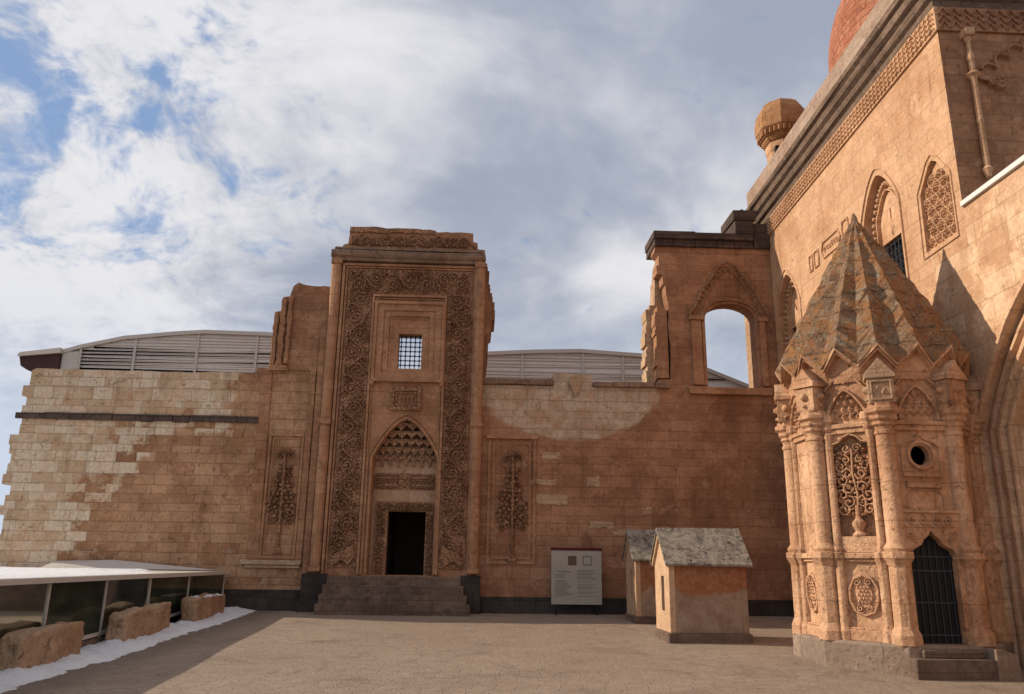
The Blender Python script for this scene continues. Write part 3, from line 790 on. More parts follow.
    for xs in (-4.84, -.06):
        b = MB(); prof = [(-.16, 0), (-.16, .10), (-.10, .19), (0, .23), (.10, .19), (.16, .10), (.16, 0)]
        b.add([m(xs + a, 1.4, h) for a, h in prof] + [m(xs + a, 11.55, h) for a, h in prof],
              [(i, i + 1, 8 + i, 7 + i) for i in range(6)] + [tuple(range(7)), tuple(range(13, 6, -1))])
        for v in (1.42, 5.9, 11.3): b.hexa(m, xs - .175, xs + .175, v, v + .16, 0, .25)
        b.build('pilaster', MAT['portal'], p, smooth=False, bevel=.01)
    # cornice roll
    b = MB()
    pts = [(-5.02, 11.62), (-5.0, 11.62)]
    b.hexa(m, -4.98, .08, 11.42, 11.52, 0, .20)
    b.tube([(-5.02, YP - .18, 11.66), (-3.4, YP - .19, 11.665), (-1.5, YP - .18, 11.65), (.10, YP - .18, 11.66)], .13, 12)
    b.hexa(m, -4.9, .0, 11.80, 11.88, 0, .26)
    b.build('cornice_roll', MAT['rollstone'], p)
    # crown block relief: triangles and worn carving
    b = MB()
    for k in range(5):
        c = -4.1 + k * .86
        b.ribbon(m, [(c - .4, 12.05), (c, 12.45), (c + .4, 12.05)], .09, .05)
    b.hexa(m, -4.6, -.3, 11.93, 12.0, 0, .05)
    vine(b, m, -4.4, 12.2, 3.9, .36, hz=True, r=.04, h=.05, seed=17)
    b.prism(m, rag([(-4.5, 12.52), (-1.6, 12.50), (-1.6, 12.64), (-3.1, 12.68), (-4.5, 12.70)], .03, .2, 4, True), .0, .07)
    b.build('crown_relief', MAT['carved'], p)
    # window frame steps
    b = MB()
    frame_rect(b, m, -3.50, -1.18, 7.33, 10.05, .10, 0, .17); frame_rect(b, m, -3.399, -1.281, 7.431, 9.949, .22, 0, .12)
    frame_rect(b, m, -3.178, -1.502, 7.60, 9.728, .18, 0, .08); frame_rect(b, m, -2.997, -1.683, 7.63, 9.547, .09, 0, .03)
    for xs in (-3.46, -1.22):
        b.tube([m(xs, 7.36, .1), m(xs, 7.2, .1)], .10, 8, .06)
    b.build('window_frame', MAT['portal'], p, bevel=.015)
    b = MB()
    for k in range(5): b.tube([m(-2.68 + (k + .5) * .152, 7.7, -.2), m(-2.68 + (k + .5) * .152, 8.99, -.2)], .016, 6)
    for k in range(8): b.tube([m(-2.7, 7.72 + (k + .5) * .156, -.2), m(-1.9, 7.72 + (k + .5) * .156, -.2)], .016, 6)
    for k in range(5):
        for j in range(8):
            c = m(-2.68 + (k + .5) * .152, 7.72 + (j + .5) * .156, -.2); b.box(c[0] - .027, c[0] + .027, c[1] - .027, c[1] + .027, c[2] - .027, c[2] + .027)
    b.build('window_grille', MAT['iron'], p)
    # little blind niche under the window
    b = MB(); frame_rect(b, m, -2.84, -1.86, 6.42, 7.16, .12, 0, .09); frame_rect(b, m, -2.70, -2.0, 6.56, 7.02, .06, 0, .05)
    for k in range(5): b.leaf(m, -2.62 + k * .13, 6.66, PI / 2, .25, .08, .06)
    b.build('blind_niche', MAT['carved'], p)
    # plinths and steps
    b = MB(); b.hexa(m, -5.2, -4.45, -.2, 1.36, .18, -.3); b.hexa(m, -5.28, -4.40, -.2, .55, .21, -.2); b.build('plinth', MAT['basalt'], p, bevel=.02)
    b = MB(); b.hexa(m, -.42, .18, -.2, 1.36, .18, -.3); b.build('plinth', MAT['basalt'], p, bevel=.02)
    rr = random.Random(3)
    for k in range(4):
        z1 = 1.31 - .26 * k; b = MB()
        b.prism(lambda u, v, h: (u, YP - v, h), [(-4.44 - .05 * k, -1.2 if k == 0 else -.05)] + [(-4.44 - .05 * k, .02 + .27 * k + .17)] + rag([(-4.4, .19 + .27 * k), (-.45, .19 + .27 * k)], .012, .35, k + 20) + [(-.43 + .1 * k, .19 + .27 * k), (-.43 + .1 * k, -1.2 if k == 0 else -.05)], -.2, z1)
        b.build('step', MAT['step'], p, bevel=.02)
    return p


portal()


# ------------------------------------------------------------------ centre wall and arched window wall
def centre_wall():
    w = empty('ruined_wall', (4.5, D, .27), 'red sandstone courtyard wall rising to an open arched window beside the mosque', 'wall')
    opening = [(7.58, 7.46), (9.33, 7.46), (9.33, 9.84)] + [(8.46 + .87 * math.cos(a), 9.84 + .56 * math.sin(a)) for a in [PI * i / 14 for i in range(1, 14)]] + [(7.58, 9.84)]
    out = [(.0, -.3), (10.0, -.3), (10.0, 12.45), (5.98, 12.45), (5.93, 12.2), (6.08, 12.1), (6.08, 11.72), (5.98, 11.7), (6.0, 11.42), (6.18, 11.38), (6.2, 11.05), (6.28, 11.0)] + \
        rag([(6.3, 10.7), (6.36, 10.2), (6.34, 9.6), (6.36, 8.8), (6.34, 7.7)], .02, .3, 3) + [(5.95, 7.68), (5.95, 7.40), (3.72, 7.38), (3.72, 7.78), (2.44, 7.82), (2.44, 7.38), (.0, 7.38)]
    b = MB(); b.prism(mD, out, 0, -.62, [opening]); b.build('wall_face', MAT['centre'], w)
    # rear leaf of the window wall: broken edge catches the sun
    op2 = [(7.4, 7.3), (9.42, 7.3), (9.42, 11.3), (7.4, 11.3)]
    rear = [(5.9, 7.0), (10.0, 7.0), (10.0, 12.42), (6.3, 12.42)] + stepped([(6.15, 12.1), (6.05, 11.2), (5.98, 10.5), (5.80, 10.3), (5.68, 10.1), (5.66, 9.4), (5.72, 8.8), (5.66, 8.2), (5.68, 7.6)], .14, .36, .055, 6)
    b = MB(); b.prism(mD, rear, -.621, -1.35, [op2]); b.build('broken_end', MAT['patch'], w)
    b = MB(); b.prism(mD, [(6.3, 7.75), (6.3, 10.1), (6.1, 10.3)] + stepped([(5.95, 10.25), (5.88, 9.2), (5.9, 7.75)], .14, .34, .05, 13), -.05, -.66); b.build('broken_core', MAT['portal'], w)
    # sunlit reveal
    # top cornice
    b = MB(); rr = random.Random(5)
    x = 5.93
    while x < 9.35:
        x1 = min(9.38, x + rr.uniform(.4, .8)); b.prism(mD, rect(x, x1 - .01, 12.40, 12.64 + rr.uniform(-.01, .01)), .12 + rr.uniform(0, .02), -1.3)
        b.prism(mD, rect(x - .05, x1 - .01, 12.645, 12.90 + rr.uniform(-.02, .02)), .22 + rr.uniform(0, .03), -1.3); x = x1
    b.prism(mD, rect(8.75, 9.40, 12.91, 13.40), .22, -1.2); b.prism(mD, rect(8.70, 9.5, 13.41, 13.76), .28, -1.2)
    b.prism(mD, rect(9.0, 9.12, 13.765, 13.87), .1, -.1)
    b.prism(mD, rect(9.41, 10.0, 12.40, 13.35), .10, -1.2)
    b.build('cornice', MAT['darkcap'], w, bevel=.02)
    # coping of the low wall
    b = MB()
    for a0, a1 in ((.02, 2.42), (3.74, 6.3)):
        x = a0; b = MB()
        while x < a1:
            x1 = min(a1, x + rr.uniform(.5, 1.0)); b.prism(mD, rect(x, x1 - .012, 7.39 + rr.uniform(-.01, .01), 7.56 + rr.uniform(-.025, .02)), .12 + rr.uniform(0, .03), -.5); x = x1
        b.build('coping', MAT['rollstone'], w, bevel=.015)
    b = MB(); b.prism(mD, [(2.98, 7.72), (3.32, 7.72), (3.34, 7.45), (3.24, 7.2), (3.15, 7.02), (3.05, 7.2), (2.94, 7.45)], 0, .12); b.build('bracket', MAT['patch'], w, bevel=.02)
    # pale crescent of bare masonry and patches
    def patch(pts, seed, h=.012, amp=.05, seg=.18):
        q = MB(); q.prism(mD, rag(pts, amp, seg, seed, True), -.02, h); return q
    rr = random.Random(9)
    for (u, v, a, c) in ((2.35, 5.1, .32, .2), (2.1, 4.25, .42, .14), (2.4, 3.7, .5, .3), (3.7, 4.3, .2, .3), (3.95, 2.95, .38, .2), (5.4, 3.4, .16, .2), (4.6, 2.7, .3, .16)):
        patch([(u - a, v - c / 2), (u + a, v - c / 2), (u + a, v + c / 2), (u - a, v + c / 2)], int(u * 10), .010, .035, .1).build('pale_block', MAT['patch'], w)
    # tree panel
    b = MB(); frame_rect(b, mD, .34, 1.86, 1.72, 5.66, .07, 0, .05); frame_rect(b, mD, .50, 1.70, 1.86, 5.50, .06, 0, .03); b.prism(mD, rect(.28, 1.92, 5.60, 5.72), .0, .12)
    b.build('panel_frame', MAT['portal'], w)
    b = MB(); tree_relief(b, mD, 1.13, 1.8, 5.15, .98, 5); b.build('tree_relief', MAT['carved'], w)
    b = MB(); b.prism(mD, rect(.19, 9.99, -.2, .74), -.02, .07); b.build('plinth', MAT['basalt'], w)
    # window surround
    b = MB()
    b.prism(mD, [(7.08, 7.52), (7.44, 7.52), (7.42, 9.75), (7.10, 9.75)], 0, .10)
    b.prism(mD, [(7.46, 7.52), (7.56, 7.52), (7.56, 9.75), (7.46, 9.75)], 0, .05)
    b.prism(mD, rect(7.02, 7.55, 9.76, 9.92), 0, .14); b.build('window_jamb', MAT['portal'], w, bevel=.015); b = MB()
    b.prism(mD, rect(9.42, 9.62, 7.52, 9.75), 0, .10); b.prism(mD, rect(9.38, 9.72, 9.76, 9.92), 0, .14)
    b.build('window_jamb', MAT['portal'], w, bevel=.015)
    b = MB(); b.prism(mD, [(6.95, 7.2), (9.66, 7.2), (9.7, 7.34), (9.7, 7.44), (6.9, 7.44), (6.9, 7.34)], 0, .16); b.build('window_sill', MAT['portal'], w, bevel=.015)
    # ogee tympanum with carved spandrels
    b = MB()
    og = [(7.02, 9.95), (7.25, 10.2), (7.5, 10.75), (7.85, 11.3), (8.15, 11.72), (8.46, 11.92), (8.77, 11.72), (9.05, 11.3), (9.42, 10.75), (9.66, 10.2), (9.82, 9.95)]
    b.ribbon(mD, og, .12, .08); b.ribbon(mD, [(8.42 + (u - 8.42) * .84, 9.95 + (v - 9.95) * .84) for u, v in og], .06, .05)
    arc = [(8.46 + 1.0 * math.cos(a), 9.84 + .70 * math.sin(a)) for a in [PI * i / 16 for i in range(17)]]
    b.ribbon(mD, arc, .12, .07)
    for k in range(26):
        f = k / 25; i = f * 10; j = min(9, int(i)); g = i - j
        u = og[j][0] * (1 - g) + og[j + 1][0] * g; v = og[j][1] * (1 - g) + og[j + 1][1] * g
        u = 8.42 + (u - 8.42) * .92; v = 9.95 + (v - 9.95) * .92
        b.leaf(mD, u, v, rr.uniform(0, 6.28), .17, .1, .07); b.blob(mD, u + rr.uniform(-.08, .08), v + rr.uniform(-.08, .08), .055, .06)
    b.build('arch_relief', MAT['carved'], w)
    return w


centre_wall()


# ------------------------------------------------------------------ mosque
def mosque():
    X = 10.0; m = wallX(X)
    q = empty('mosque', (15, 20.3, .2), 'golden stone mosque with deep dark cornice, red brick dome and carved window bays', 'mosque')
    def bay(yc, hw, v0, vs, va): return arch_hole(yc - hw, yc + hw, v0, vs, va, 8)
    w1 = bay(24.45, .92, 7.2, 9.9, 11.05); w2 = bay(18.22, .86, 7.6, 10.45, 11.45)
    pan = [(15.26, 8.63), (16.43, 8.62), (16.40, 10.02), (15.98, 10.52), (15.82, 10.6), (15.66, 10.5), (15.26, 9.95)]
    outl = [(14.95, 8.2), (16.2, 8.2), (16.2, -.3), (28, -.3), (28, 13.05), (14.95, 13.35)]
    b = MB(); b.prism(m, outl, 0, -.5, [w1, w2, pan])
    b.build('side_wall', MAT['gold'], q)
    b = MB()
    b.prism(lambda u, v, h: (u, 14.95 - h, v), rect(10.503, 24, -.3, 13.5), 0, -.6)
    b.prism(lambda u, v, h: (u, 14.949 - h, v), rect(10.0005, 10.502, 8.9, 13.4), 0, -.2)
    b.build('end_wall', MAT['red'], q)
    b = MB(); b.box(10.6, 24, 15.6, 28, 12.0, 14.9); b.build('roof_mass', MAT['attic'], q)
    # bays: stalactite hood, blind field, grille
    for yc, hw, v0, vs, va in ((24.45, .92, 7.2, 9.9, 11.05), (18.22, .86, 7.6, 10.45, 11.45)):
        g0, g1 = (8.0, 9.75) if yc < 20 else (7.9, 9.35)
        op = rect(yc - .55, yc + .55, g0, g1)
        b = MB(); b.prism(m, arch_hole(yc - hw - .05, yc + hw + .05, v0 - .1, vs, va + .05, 8), -.30, -.48, [op])
        mm = lambda u, v, h: m(u, v, h - .30)
        f = b.build('window_bay', MAT['gold'], q)
        b = MB(); o_ = ogive(yc - hw + .13, yc + hw - .13, vs, va - .2, 8); pts = [(yc + hw - .13, v0)] + o_ + [(yc - hw + .13, v0)]
        for i in range(len(pts) - 1):
            L = math.hypot(pts[i + 1][0] - pts[i][0], pts[i + 1][1] - pts[i][1]); k = max(1, int(L / .17))
            for j in range(k):
                t_ = (j + .5) / k; b.blob(mm, pts[i][0] + (pts[i + 1][0] - pts[i][0]) * t_, pts[i][1] + (pts[i + 1][1] - pts[i][1]) * t_, .085, .15, 0, 6)
        b.ribbon(mm, [(yc + hw - .27, v0)] + ogive(yc - hw + .27, yc + hw - .27, vs - .05, va - .38, 8) + [(yc - hw + .27, v0)], .06, .10)
        b.leaf(mm, yc, 9.86, PI / 2, .5, .2, .05); b.ribbon(mm, [(yc, 9.84), (yc, 10.55)], .03, .04)
        b.build('hood_moulding', MAT['gold'], f)
        b = MB()
        for k in range(6): b.tube([m(yc - .55 + (k + .5) * .183, g0, -.36), m(yc - .55 + (k + .5) * .183, g1, -.36)], .017, 6)
        for k in range(9): b.tube([m(yc - .56, g0 + (k + .5) * (g1 - g0) / 9, -.36), m(yc + .56, g0 + (k + .5) * (g1 - g0) / 9, -.36)], .017, 6)
        b.build('window_grille', MAT['ironpaint'], f)
        b = MB(); b.hexa(m, yc - .6, yc + .6, g0 - .05, g1 + .05, -.482, -.50); b.build('window_dark_sheet', MAT['dark'], f)  # dark sheet behind the grille, painted as the unlit room
        b = MB(); b.ribbon(m, [(yc + hw + .12, v0)] + ogive(yc - hw - .12, yc + hw + .12, vs, va + .18, 8) + [(yc - hw - .12, v0)], .05, .04)
        b.build('outer_moulding', MAT['gold'], f)
    # rosette panel
    b = MB(); mp = lambda u, v, h: m(u, v, h - .12)
    b.prism(m, pan, -.12, -.3)
    rr = random.Random(3)
    def inside(u, v): return 15.32 < u < 16.36 and 8.68 < v < 10.45 - abs(u - 15.83) * .8
    for j in range(8):
        for i in range(4):
            u = 15.42 + i * .30 + (j % 2) * .15; v = 8.80 + j * .235
            if inside(u, v):
                n_ = rr.choice((5, 6, 7)); a_ = rr.uniform(0, 1)
                for k in range(n_): b.leaf(mp, u, v, a_ + k * 2 * PI / n_, .145, .10, .08)
                b.ribbon(mp, [(u + .145 * math.cos(x), v + .13 * math.sin(x)) for x in [2 * PI * q_ / 9 for q_ in range(9)]], .035, .05, closed=True)
                b.blob(mp, u, v, .045, .10, 0, 6)
            if inside(u + .15, v): b.leaf(mp, u + .15, v - .06, PI / 2, .13, .07, .07)
    b.build('rosette_panel', MAT['gold'], q)
    b = MB(); b.ribbon(m, [(15.18, 8.52), (16.54, 8.50), (16.50, 10.06), (16.02, 10.64), (15.82, 10.74), (15.62, 10.62), (15.18, 10.03)], .04, .03, closed=True); b.build('panel_moulding', MAT['gold'], q)
    # cartouches between the bays
    b = MB()
    for yc, hw, v in ((21.0, .62, 10.72), (22.0, .17, 10.66), (20.05, .2, 10.8), (22.4, .12, 10.66)):
        b.ribbon(m, [(yc - hw, v), (yc - hw * .8, v + .24), (yc + hw * .8, v + .24), (yc + hw, v), (yc + hw * .8, v - .24), (yc - hw * .8, v - .24)], .07, .045, closed=True)
        if hw > .4:
            for k in range(6): curl(b, m, yc - .4 + k * .16, v, .09, 1 if k % 2 else -1, k, .03, .03)
    b.build('cartouche', MAT['gold'], q)
    # carved lattice band and mouldings, the run along the side and the return on the end wall
    def zb(y): return 12.89 + (25.84 - y) * .039
    def skew(y, h, z): return (X - h, y, z + zb(y))
    b = MB()
    n = 62; y0, y1 = 14.95, 26.6; ms = lambda u, v, h: skew(u, h, v)
    b.prism(ms, rect(14.88, 26.6, 0, .60), -.02, .05)
    for row in range(4):
        for k in range(n):
            a = y0 + (y1 - y0) * k / n; c = y0 + (y1 - y0) * (k + 1) / n; v = .05 + row * .13
            b.ribbon(ms, [(a, v), ((a + c) / 2, v + .11), (c, v)], .04, .045, .05); b.leaf(ms, (a + c) / 2, v - .02, PI / 2, .13, .09, .06, .05)
    b.build('lattice_band', MAT['gold'], q)
    prof = [(.0, .60), (.05, .62), (.05, .74), (.03, .76), (.03, .80), (.13, .86), (.16, .98), (.14, 1.02), (.14, 1.06), (.25, 1.14), (.28, 1.28), (.24, 1.32), (.24, 1.36), (.34, 1.42), (.35, 1.56), (.28, 1.60), (.0, 1.64)]
    b = MB(); rows = [27.2, 24, 21, 18, 16, 14.95]
    vs = []
    for y in rows:
        for h, z in prof: vs.append((X - h, (y if y > 14.96 else 14.95 - h), z + zb(y)))
    for x in (14, 24):
        for h, z in prof: vs.append((x, 14.95 - h, z + zb(14.95)))
    k = len(prof); R_ = len(rows) + 2
    fs = [(j * k + i, j * k + i + 1, (j + 1) * k + i + 1, (j + 1) * k + i) for j in range(R_ - 1) for i in range(k - 1)]
    b.add(vs, fs); b.build('main_cornice', MAT['maincornice'], q)
    b = MB(); vs = []
    for y in (27.6, 21, 14.9):
        for h, z in ((-.02, 1.55), (-.02, 2.62), (-.5, 2.62), (-.5, 1.55)): vs.append((X - h, y, z + zb(y)))
    b.add(vs, [(j * 4 + i, j * 4 + (i + 1) % 4, (j + 1) * 4 + (i + 1) % 4, (j + 1) * 4 + i) for j in range(2) for i in range(4)] + [(0, 1, 2, 3), (8, 9, 10, 11)])
    b.build('parapet', MAT['attic'], q)
    me = lambda u, v, h: (u, 14.93 - h, v + zb(14.95))
    b = MB(); b.prism(me, rect(9.96, 16, .0, .60), -.02, .04)
    for row in range(3):
        for j in range(22):
            a = 10 + j * .26; v = .05 + row * .17
            b.ribbon(me, [(a, v), (a + .13, v + .16), (a + .26, v)], .045, .05, .04)
    b.build('end_band', MAT['red'], q)
    # engaged shaft with capital and bracket on the end wall, lobed arch
    ml = lambda u, v, h: (u, 14.95 - h, v)
    b = MB(); cx_, cy_ = 10.6, 14.86
    b.lathe(cx_, cy_, [(.05, 9.72), (.09, 9.85), (.12, 9.9), (.06, 9.98), (.065, 10.05), (.065, 11.0), (.085, 11.04), (.065, 11.1), (.065, 12.05), (.10, 12.12), (.17, 12.16), (.13, 12.20), (.06, 12.26), (.06, 12.5), (.085, 12.6), (.05, 12.75), (.05, 13.0), (.08, 13.06), (.08, 13.12)], 12)
    b.hexa(ml, 10.49, 10.70, 13.121, 13.30, 0, .22)
    b.build('engaged_shaft', MAT['gold'], q, smooth=True)
    b = MB(); b.prism(ml, [(10.72, 12.18), (11.05, 12.16), (11.3, 12.06), (11.34, 11.95), (11.2, 11.88), (11.05, 12.0), (10.72, 12.10)], 0, .10)
    curl(b, ml, 11.2, 11.98, .15, 1, 1, .06, .12); curl(b, ml, 11.02, 12.04, .1, -1, 1, .05, .12)
    pts = []
    for k in range(9):
        for j in range(5):
            a = PI - j / 4 * PI * .9; cx = 11.0 + k * .34; cz = 12.35 + k * .28 - k * k * .012
            pts.append((cx + .17 * math.cos(a), cz + .14 * math.sin(a)))
    b.ribbon(ml, pts, .07, .09)
    b.build('lobed_arch', MAT['red'], q)
    # dome and drum
    b = MB(); cx_, cy_ = 15.2, 20.2
    prof = [(4.75, 14.4), (4.75, 16.2), (4.62, 16.3), (4.62, 17.2)] + [(4.62 * math.cos(a), 17.2 + 4.3 * math.sin(a)) for a in [PI / 2 * i / 14 for i in range(1, 14)]] + [(.05, 21.6)]
    b.lathe(cx_, cy_, prof, 56); b.build('dome', MAT['dome'], q, smooth=True)
    # corner turret
    b = MB(); tx, ty = 11.2, 26.6
    b.lathe(tx, ty, [(.62, 14.0), (.62, 16.6), (.66, 16.7), (.66, 17.0)], 8, rot=PI / 8); b.build('turret_shaft', MAT['gold'], q)
    b = MB()
    b.lathe(tx, ty, [(.67, 17.01), (.72, 17.05), (.78, 17.12), (.80, 17.22), (.88, 17.34), (.90, 17.42), (.99, 17.52), (1.0, 17.60), (1.0, 17.95), (.93, 18.28), (.78, 18.54), (.56, 18.72), (.3, 18.82), (.03, 18.85)], 8, rot=PI / 8)
    c = b.build('turret_cap', MAT['turret'], q, bevel=.02)
    b = MB()
    for k in range(8):
        a0, a1 = PI / 8 + k * PI / 4, PI / 8 + (k + 1) * PI / 4
        for q_ in range(4):
            f = (q_ + .5) / 4; x_ = tx + .91 * (math.cos(a0) * (1 - f) + math.cos(a1) * f); y_ = ty + .91 * (math.sin(a0) * (1 - f) + math.sin(a1) * f)
            b.box(x_ - .05, x_ + .05, y_ - .05, y_ + .05, 17.26, 17.46)
    b.lathe(tx, ty, [(.84, 17.22), (.86, 17.24), (.86, 17.27)], 8, rot=PI / 8)
    b.build('carved_ring', MAT['turret'], c)
    b = MB()
    for a in (-3 * PI / 4,):
        x_, y_ = tx + .60 * math.cos(a), ty + .60 * math.sin(a); b.box(x_ - .08, x_ + .08, y_ - .08, y_ + .08, 16.2, 16.75)
    b.build('turret_slit', MAT['dark'], q)  # solid dark block painted as the shade in a slit
    return q


mosque()


def side_wall():
    X = 10.0; m = wallX(X)
    w = empty('side_wall', (10, 10, .0), 'lower golden wall with white coping and a big blind pointed arch right of the tomb', 'wall')
    yc, hw = 12.75, 2.68
    A = lambda g, d=0: arch_hole(yc - hw + g, yc + hw - g, -.3, 4.4, 7.08 - g * 1.25, 12)
    so = [(3.0, -.3), (16.199, -.3), (16.199, 8.199), (14.949, 8.199), (14.949, 9.05), (3.0, 9.05)]
    b = MB(); b.prism(m, so, 0, -.25, [[(u, max(v, -.2)) for u, v in A(0)]])
    b.prism(m, [(3.0, -.3), (16.19, -.3), (16.19, 8.19), (14.94, 8.19), (14.94, 9.04), (3.0, 9.04)], -.251, -.8, [[(u, max(v, -.2)) for u, v in A(.66)]])
    b.build('wall_face', MAT['gold2'], w)
    b = MB(); b.prism(m, rect(9.5, 16, -.3, 8), -.7, -.9); b.build('arch_field', MAT['patch'], w)
    b = MB()
    def ring(g, wd, h, h0):
        b.ribbon(m, [(yc + hw - g, -.1)] + ogive(yc - hw + g, yc + hw - g, 4.4, 7.08 - g * 1.25, 14) + [(yc - hw + g, -.1)], wd, h, h0)
    ring(-.06, .14, .07, 0); ring(.12, .14, .12, -.25); ring(.36, .18, .10, -.25); ring(.58, .12, .05, -.25)
    b.build('arch_moulding', MAT['gold2'], w, smooth=True)
    b = MB(); b.prism(m, rect(2.9, 14.93, 9.055, 9.17), .06, -.8); b.build('coping', MAT['white'], w, bevel=.01)
    b = MB(); b.prism(m, rect(15.5, 16.2, -.3, .52), .001, .09); b.prism(m, rect(3, 9.9, -.3, .52), .001, .09); b.prism(m, rect(9.9, 15.5, -.3, .50), -.3, -.64)
    b.build('plinth', MAT['basalt'], w)
    b = MB(); b.box(10.8, 24, 3, 14.9, 8.4, 8.7); b.build('terrace_roof', MAT['attic'], w)
    return w


side_wall()


# ------------------------------------------------------------------ tomb
def tomb():
    DU = -.03
    DOOR = [(-.42, .471), (.42, .471), (.42, 1.95), (.37, 2.08), (.27, 2.13), (.20, 2.17), (.15, 2.26), (.06, 2.33), (0, 2.43), (-.06, 2.33), (-.15, 2.26), (-.20, 2.17), (-.27, 2.13), (-.37, 2.08), (-.42, 1.95)]
    cx, cy = 8.29, 16.2; RB = 1.72; N = 8
    t = empty('mausoleum', (cx, cy, -.05), 'octagonal carved stone tomb with a tall lichen covered conical roof and black iron door', 'tomb')
    z0 = -.25
    ap = RB * math.cos(PI / 8)
    def facet(ang, off=0.0):
        n = (math.cos(ang), math.sin(ang)); s = (-math.sin(ang), math.cos(ang))
        return lambda u, v, h: (cx + n[0] * (ap + off + h) + s[0] * u, cy + n[1] * (ap + off + h) + s[1] * u, v)
    VA = [R(22.5 + 45 * k) for k in range(8)]
    FA = [R(45 * k) for k in range(8)]
    hwf = RB * math.sin(PI / 8)
    # core: one slab per facet, pierced where the photo shows openings
    b = MB()
    for k, a in enumerate(FA):
        m = facet(a); holes = []
        if k == 6:
            door = [(u + DU, .42 if v < .5 else v) for u, v in DOOR]
            ocu = [(DU + .18 * math.cos(x), 3.80 + .19 * math.sin(x)) for x in [2 * PI * i / 16 for i in range(16)]]
            holes = [door, ocu]
        if k == 5:
            holes = [arch_hole(-.42, .42, 2.30, 3.95, 4.22, 6)]
        b.prism(m, rect(-hwf, hwf, z0, 5.9), 0, -.16, holes)
    b.build('tomb_wall', MAT['tomb'], t)
    b = MB()
    for k in range(8):
        if k == 6: continue
        b.prism(facet(FA[k], -.20), rect(-hwf * .86, hwf * .86, z0, 5.6), 0, -.1)
    b.prism(facet(FA[6], -.95), rect(-.9, .9, z0, 5.6), 0, -.05)
    b.build('inner_lining', MAT['dark'], t)  # coloured near-black so the inside looks unlit through the openings
    # plinth
    b = MB(); b.lathe(cx, cy, [(RB + .24, z0), (RB + .24, .42), (RB + .20, .47)], 8, rot=PI / 8)
    b.build('plinth', MAT['plinth'], t, bevel=.02)
    # pedestal zone between the piers
    for k, a in enumerate(FA):
        m = facet(a); q = k != 6
        for z_, zz in (((.47, .66, .0, .10), (.66, .70, 0, .06)), ((1.86, 1.92, 0, .06), (1.92, 2.02, 0, .11)), ((4.26, 4.36, 0, .06), (4.36, 4.44, 0, .10))):
            if not q and z_[0] < 4: continue
            b = MB(); b.hexa(m, -hwf, hwf, *z_); b.hexa(m, -hwf, hwf, *zz)
            b.build('string_moulding', MAT['tomb'], t, bevel=.012)
    # compound piers at the corners
    for k, a in enumerate(VA):
        nx, ny = math.cos(a), math.sin(a); sides = {5: (-1,), 6: (1,)}.get(k, (-1, 1))
        if cx + nx * RB > 9.9 and False: continue
        px, py = cx + nx * (RB - .02), cy + ny * (RB - .02)
        b = MB(); ro = a + PI / 8
        # pedestal
        b.lathe(px, py, [(.27, .44), (.27, .62), (.23, .70), (.20, .76), (.20, 1.78), (.24, 1.86), (.28, 1.92), (.28, 2.04)], 8, rot=ro)
        for s_ in sides:
            qx, qy = px - ny * s_ * .26 - nx * .07, py + nx * s_ * .26 - ny * .07
            b.lathe(qx, qy, [(.14, .44), (.14, .62), (.10, .70), (.10, 1.78), (.13, 1.88), (.15, 1.92), (.15, 2.03)], 8, rot=ro)
        ped = b.build('pedestal', MAT['tomb'], t, bevel=.012)
        b = MB()
        b.lathe(px, py, [(.22, 2.041), (.24, 2.10), (.20, 2.16), (.17, 2.20), (.165, 4.16), (.19, 4.18), (.19, 4.24), (.165, 4.26), (.18, 4.32)], 14)
        for s_ in sides:
            qx, qy = px - ny * s_ * .245 - nx * .07, py + nx * s_ * .245 - ny * .07
            b.lathe(qx, qy, [(.10, 2.031), (.11, 2.09), (.075, 2.15), (.07, 4.18), (.09, 4.22), (.08, 4.3)], 8)
        b.build('column', MAT['tomb'], t, smooth=True)
        b = MB()
        b.lathe(px, py, [(.18, 4.321), (.23, 4.36), (.21, 4.41), (.27, 4.46), (.26, 4.53), (.33, 4.58), (.33, 4.66), (.28, 4.68), (.28, 4.74)], 8, rot=ro)
        for s_ in sides:
            qx, qy = px - ny * s_ * .25 - nx * .08, py + nx * s_ * .25 - ny * .08
            b.lathe(qx, qy, [(.09, 4.301), (.13, 4.36), (.12, 4.44), (.17, 4.5), (.17, 4.6), (.14, 4.64)], 8, rot=ro)
        b.build('capital', MAT['tomb'], t, bevel=.01)
        b = MB(); fm = lambda u, v, h: (px + nx * h - ny * u, py + ny * h + nx * u, v)
        b.hexa(fm, -.23, .23, 4.741, 5.22, -.2, .23); b.hexa(fm, -.27, .27, 5.221, 5.30, -.2, .27)
        b.prism(fm, [(-.27, 5.301), (.27, 5.301), (.0, 5.62)], -.2, .25)
        fr = lambda u, v, h: fm(u, v, h + .23)
        if k in (5,):
            for (u, v) in ((-.1, 4.95), (.08, 5.05), (.0, 4.88)): b.leaf(fr, u, v, 1.2, .2, .08, .03)
            frame_rect(b, fr, -.19, .19, 4.79, 5.18, .04, 0, .03)
        else:
            b.blob(fr, 0, 5.03, .09, .10); b.blob(fr, 0, 4.84, .05, .06)
        for s_ in (-1, 1):
            fs_ = lambda u, v, h: (px - ny * s_ * (h + .23) + nx * u, py + nx * s_ * (h + .23) + ny * u, v)
            b.blob(fs_, .05, 5.03, .085, .09); b.blob(fs_, .05, 4.84, .05, .06)
        b.build('entablature_block', MAT['patch'] if k == 5 else MAT['tomb'], t, bevel=.012, label='paler grey block above the front column' if k == 5 else None)
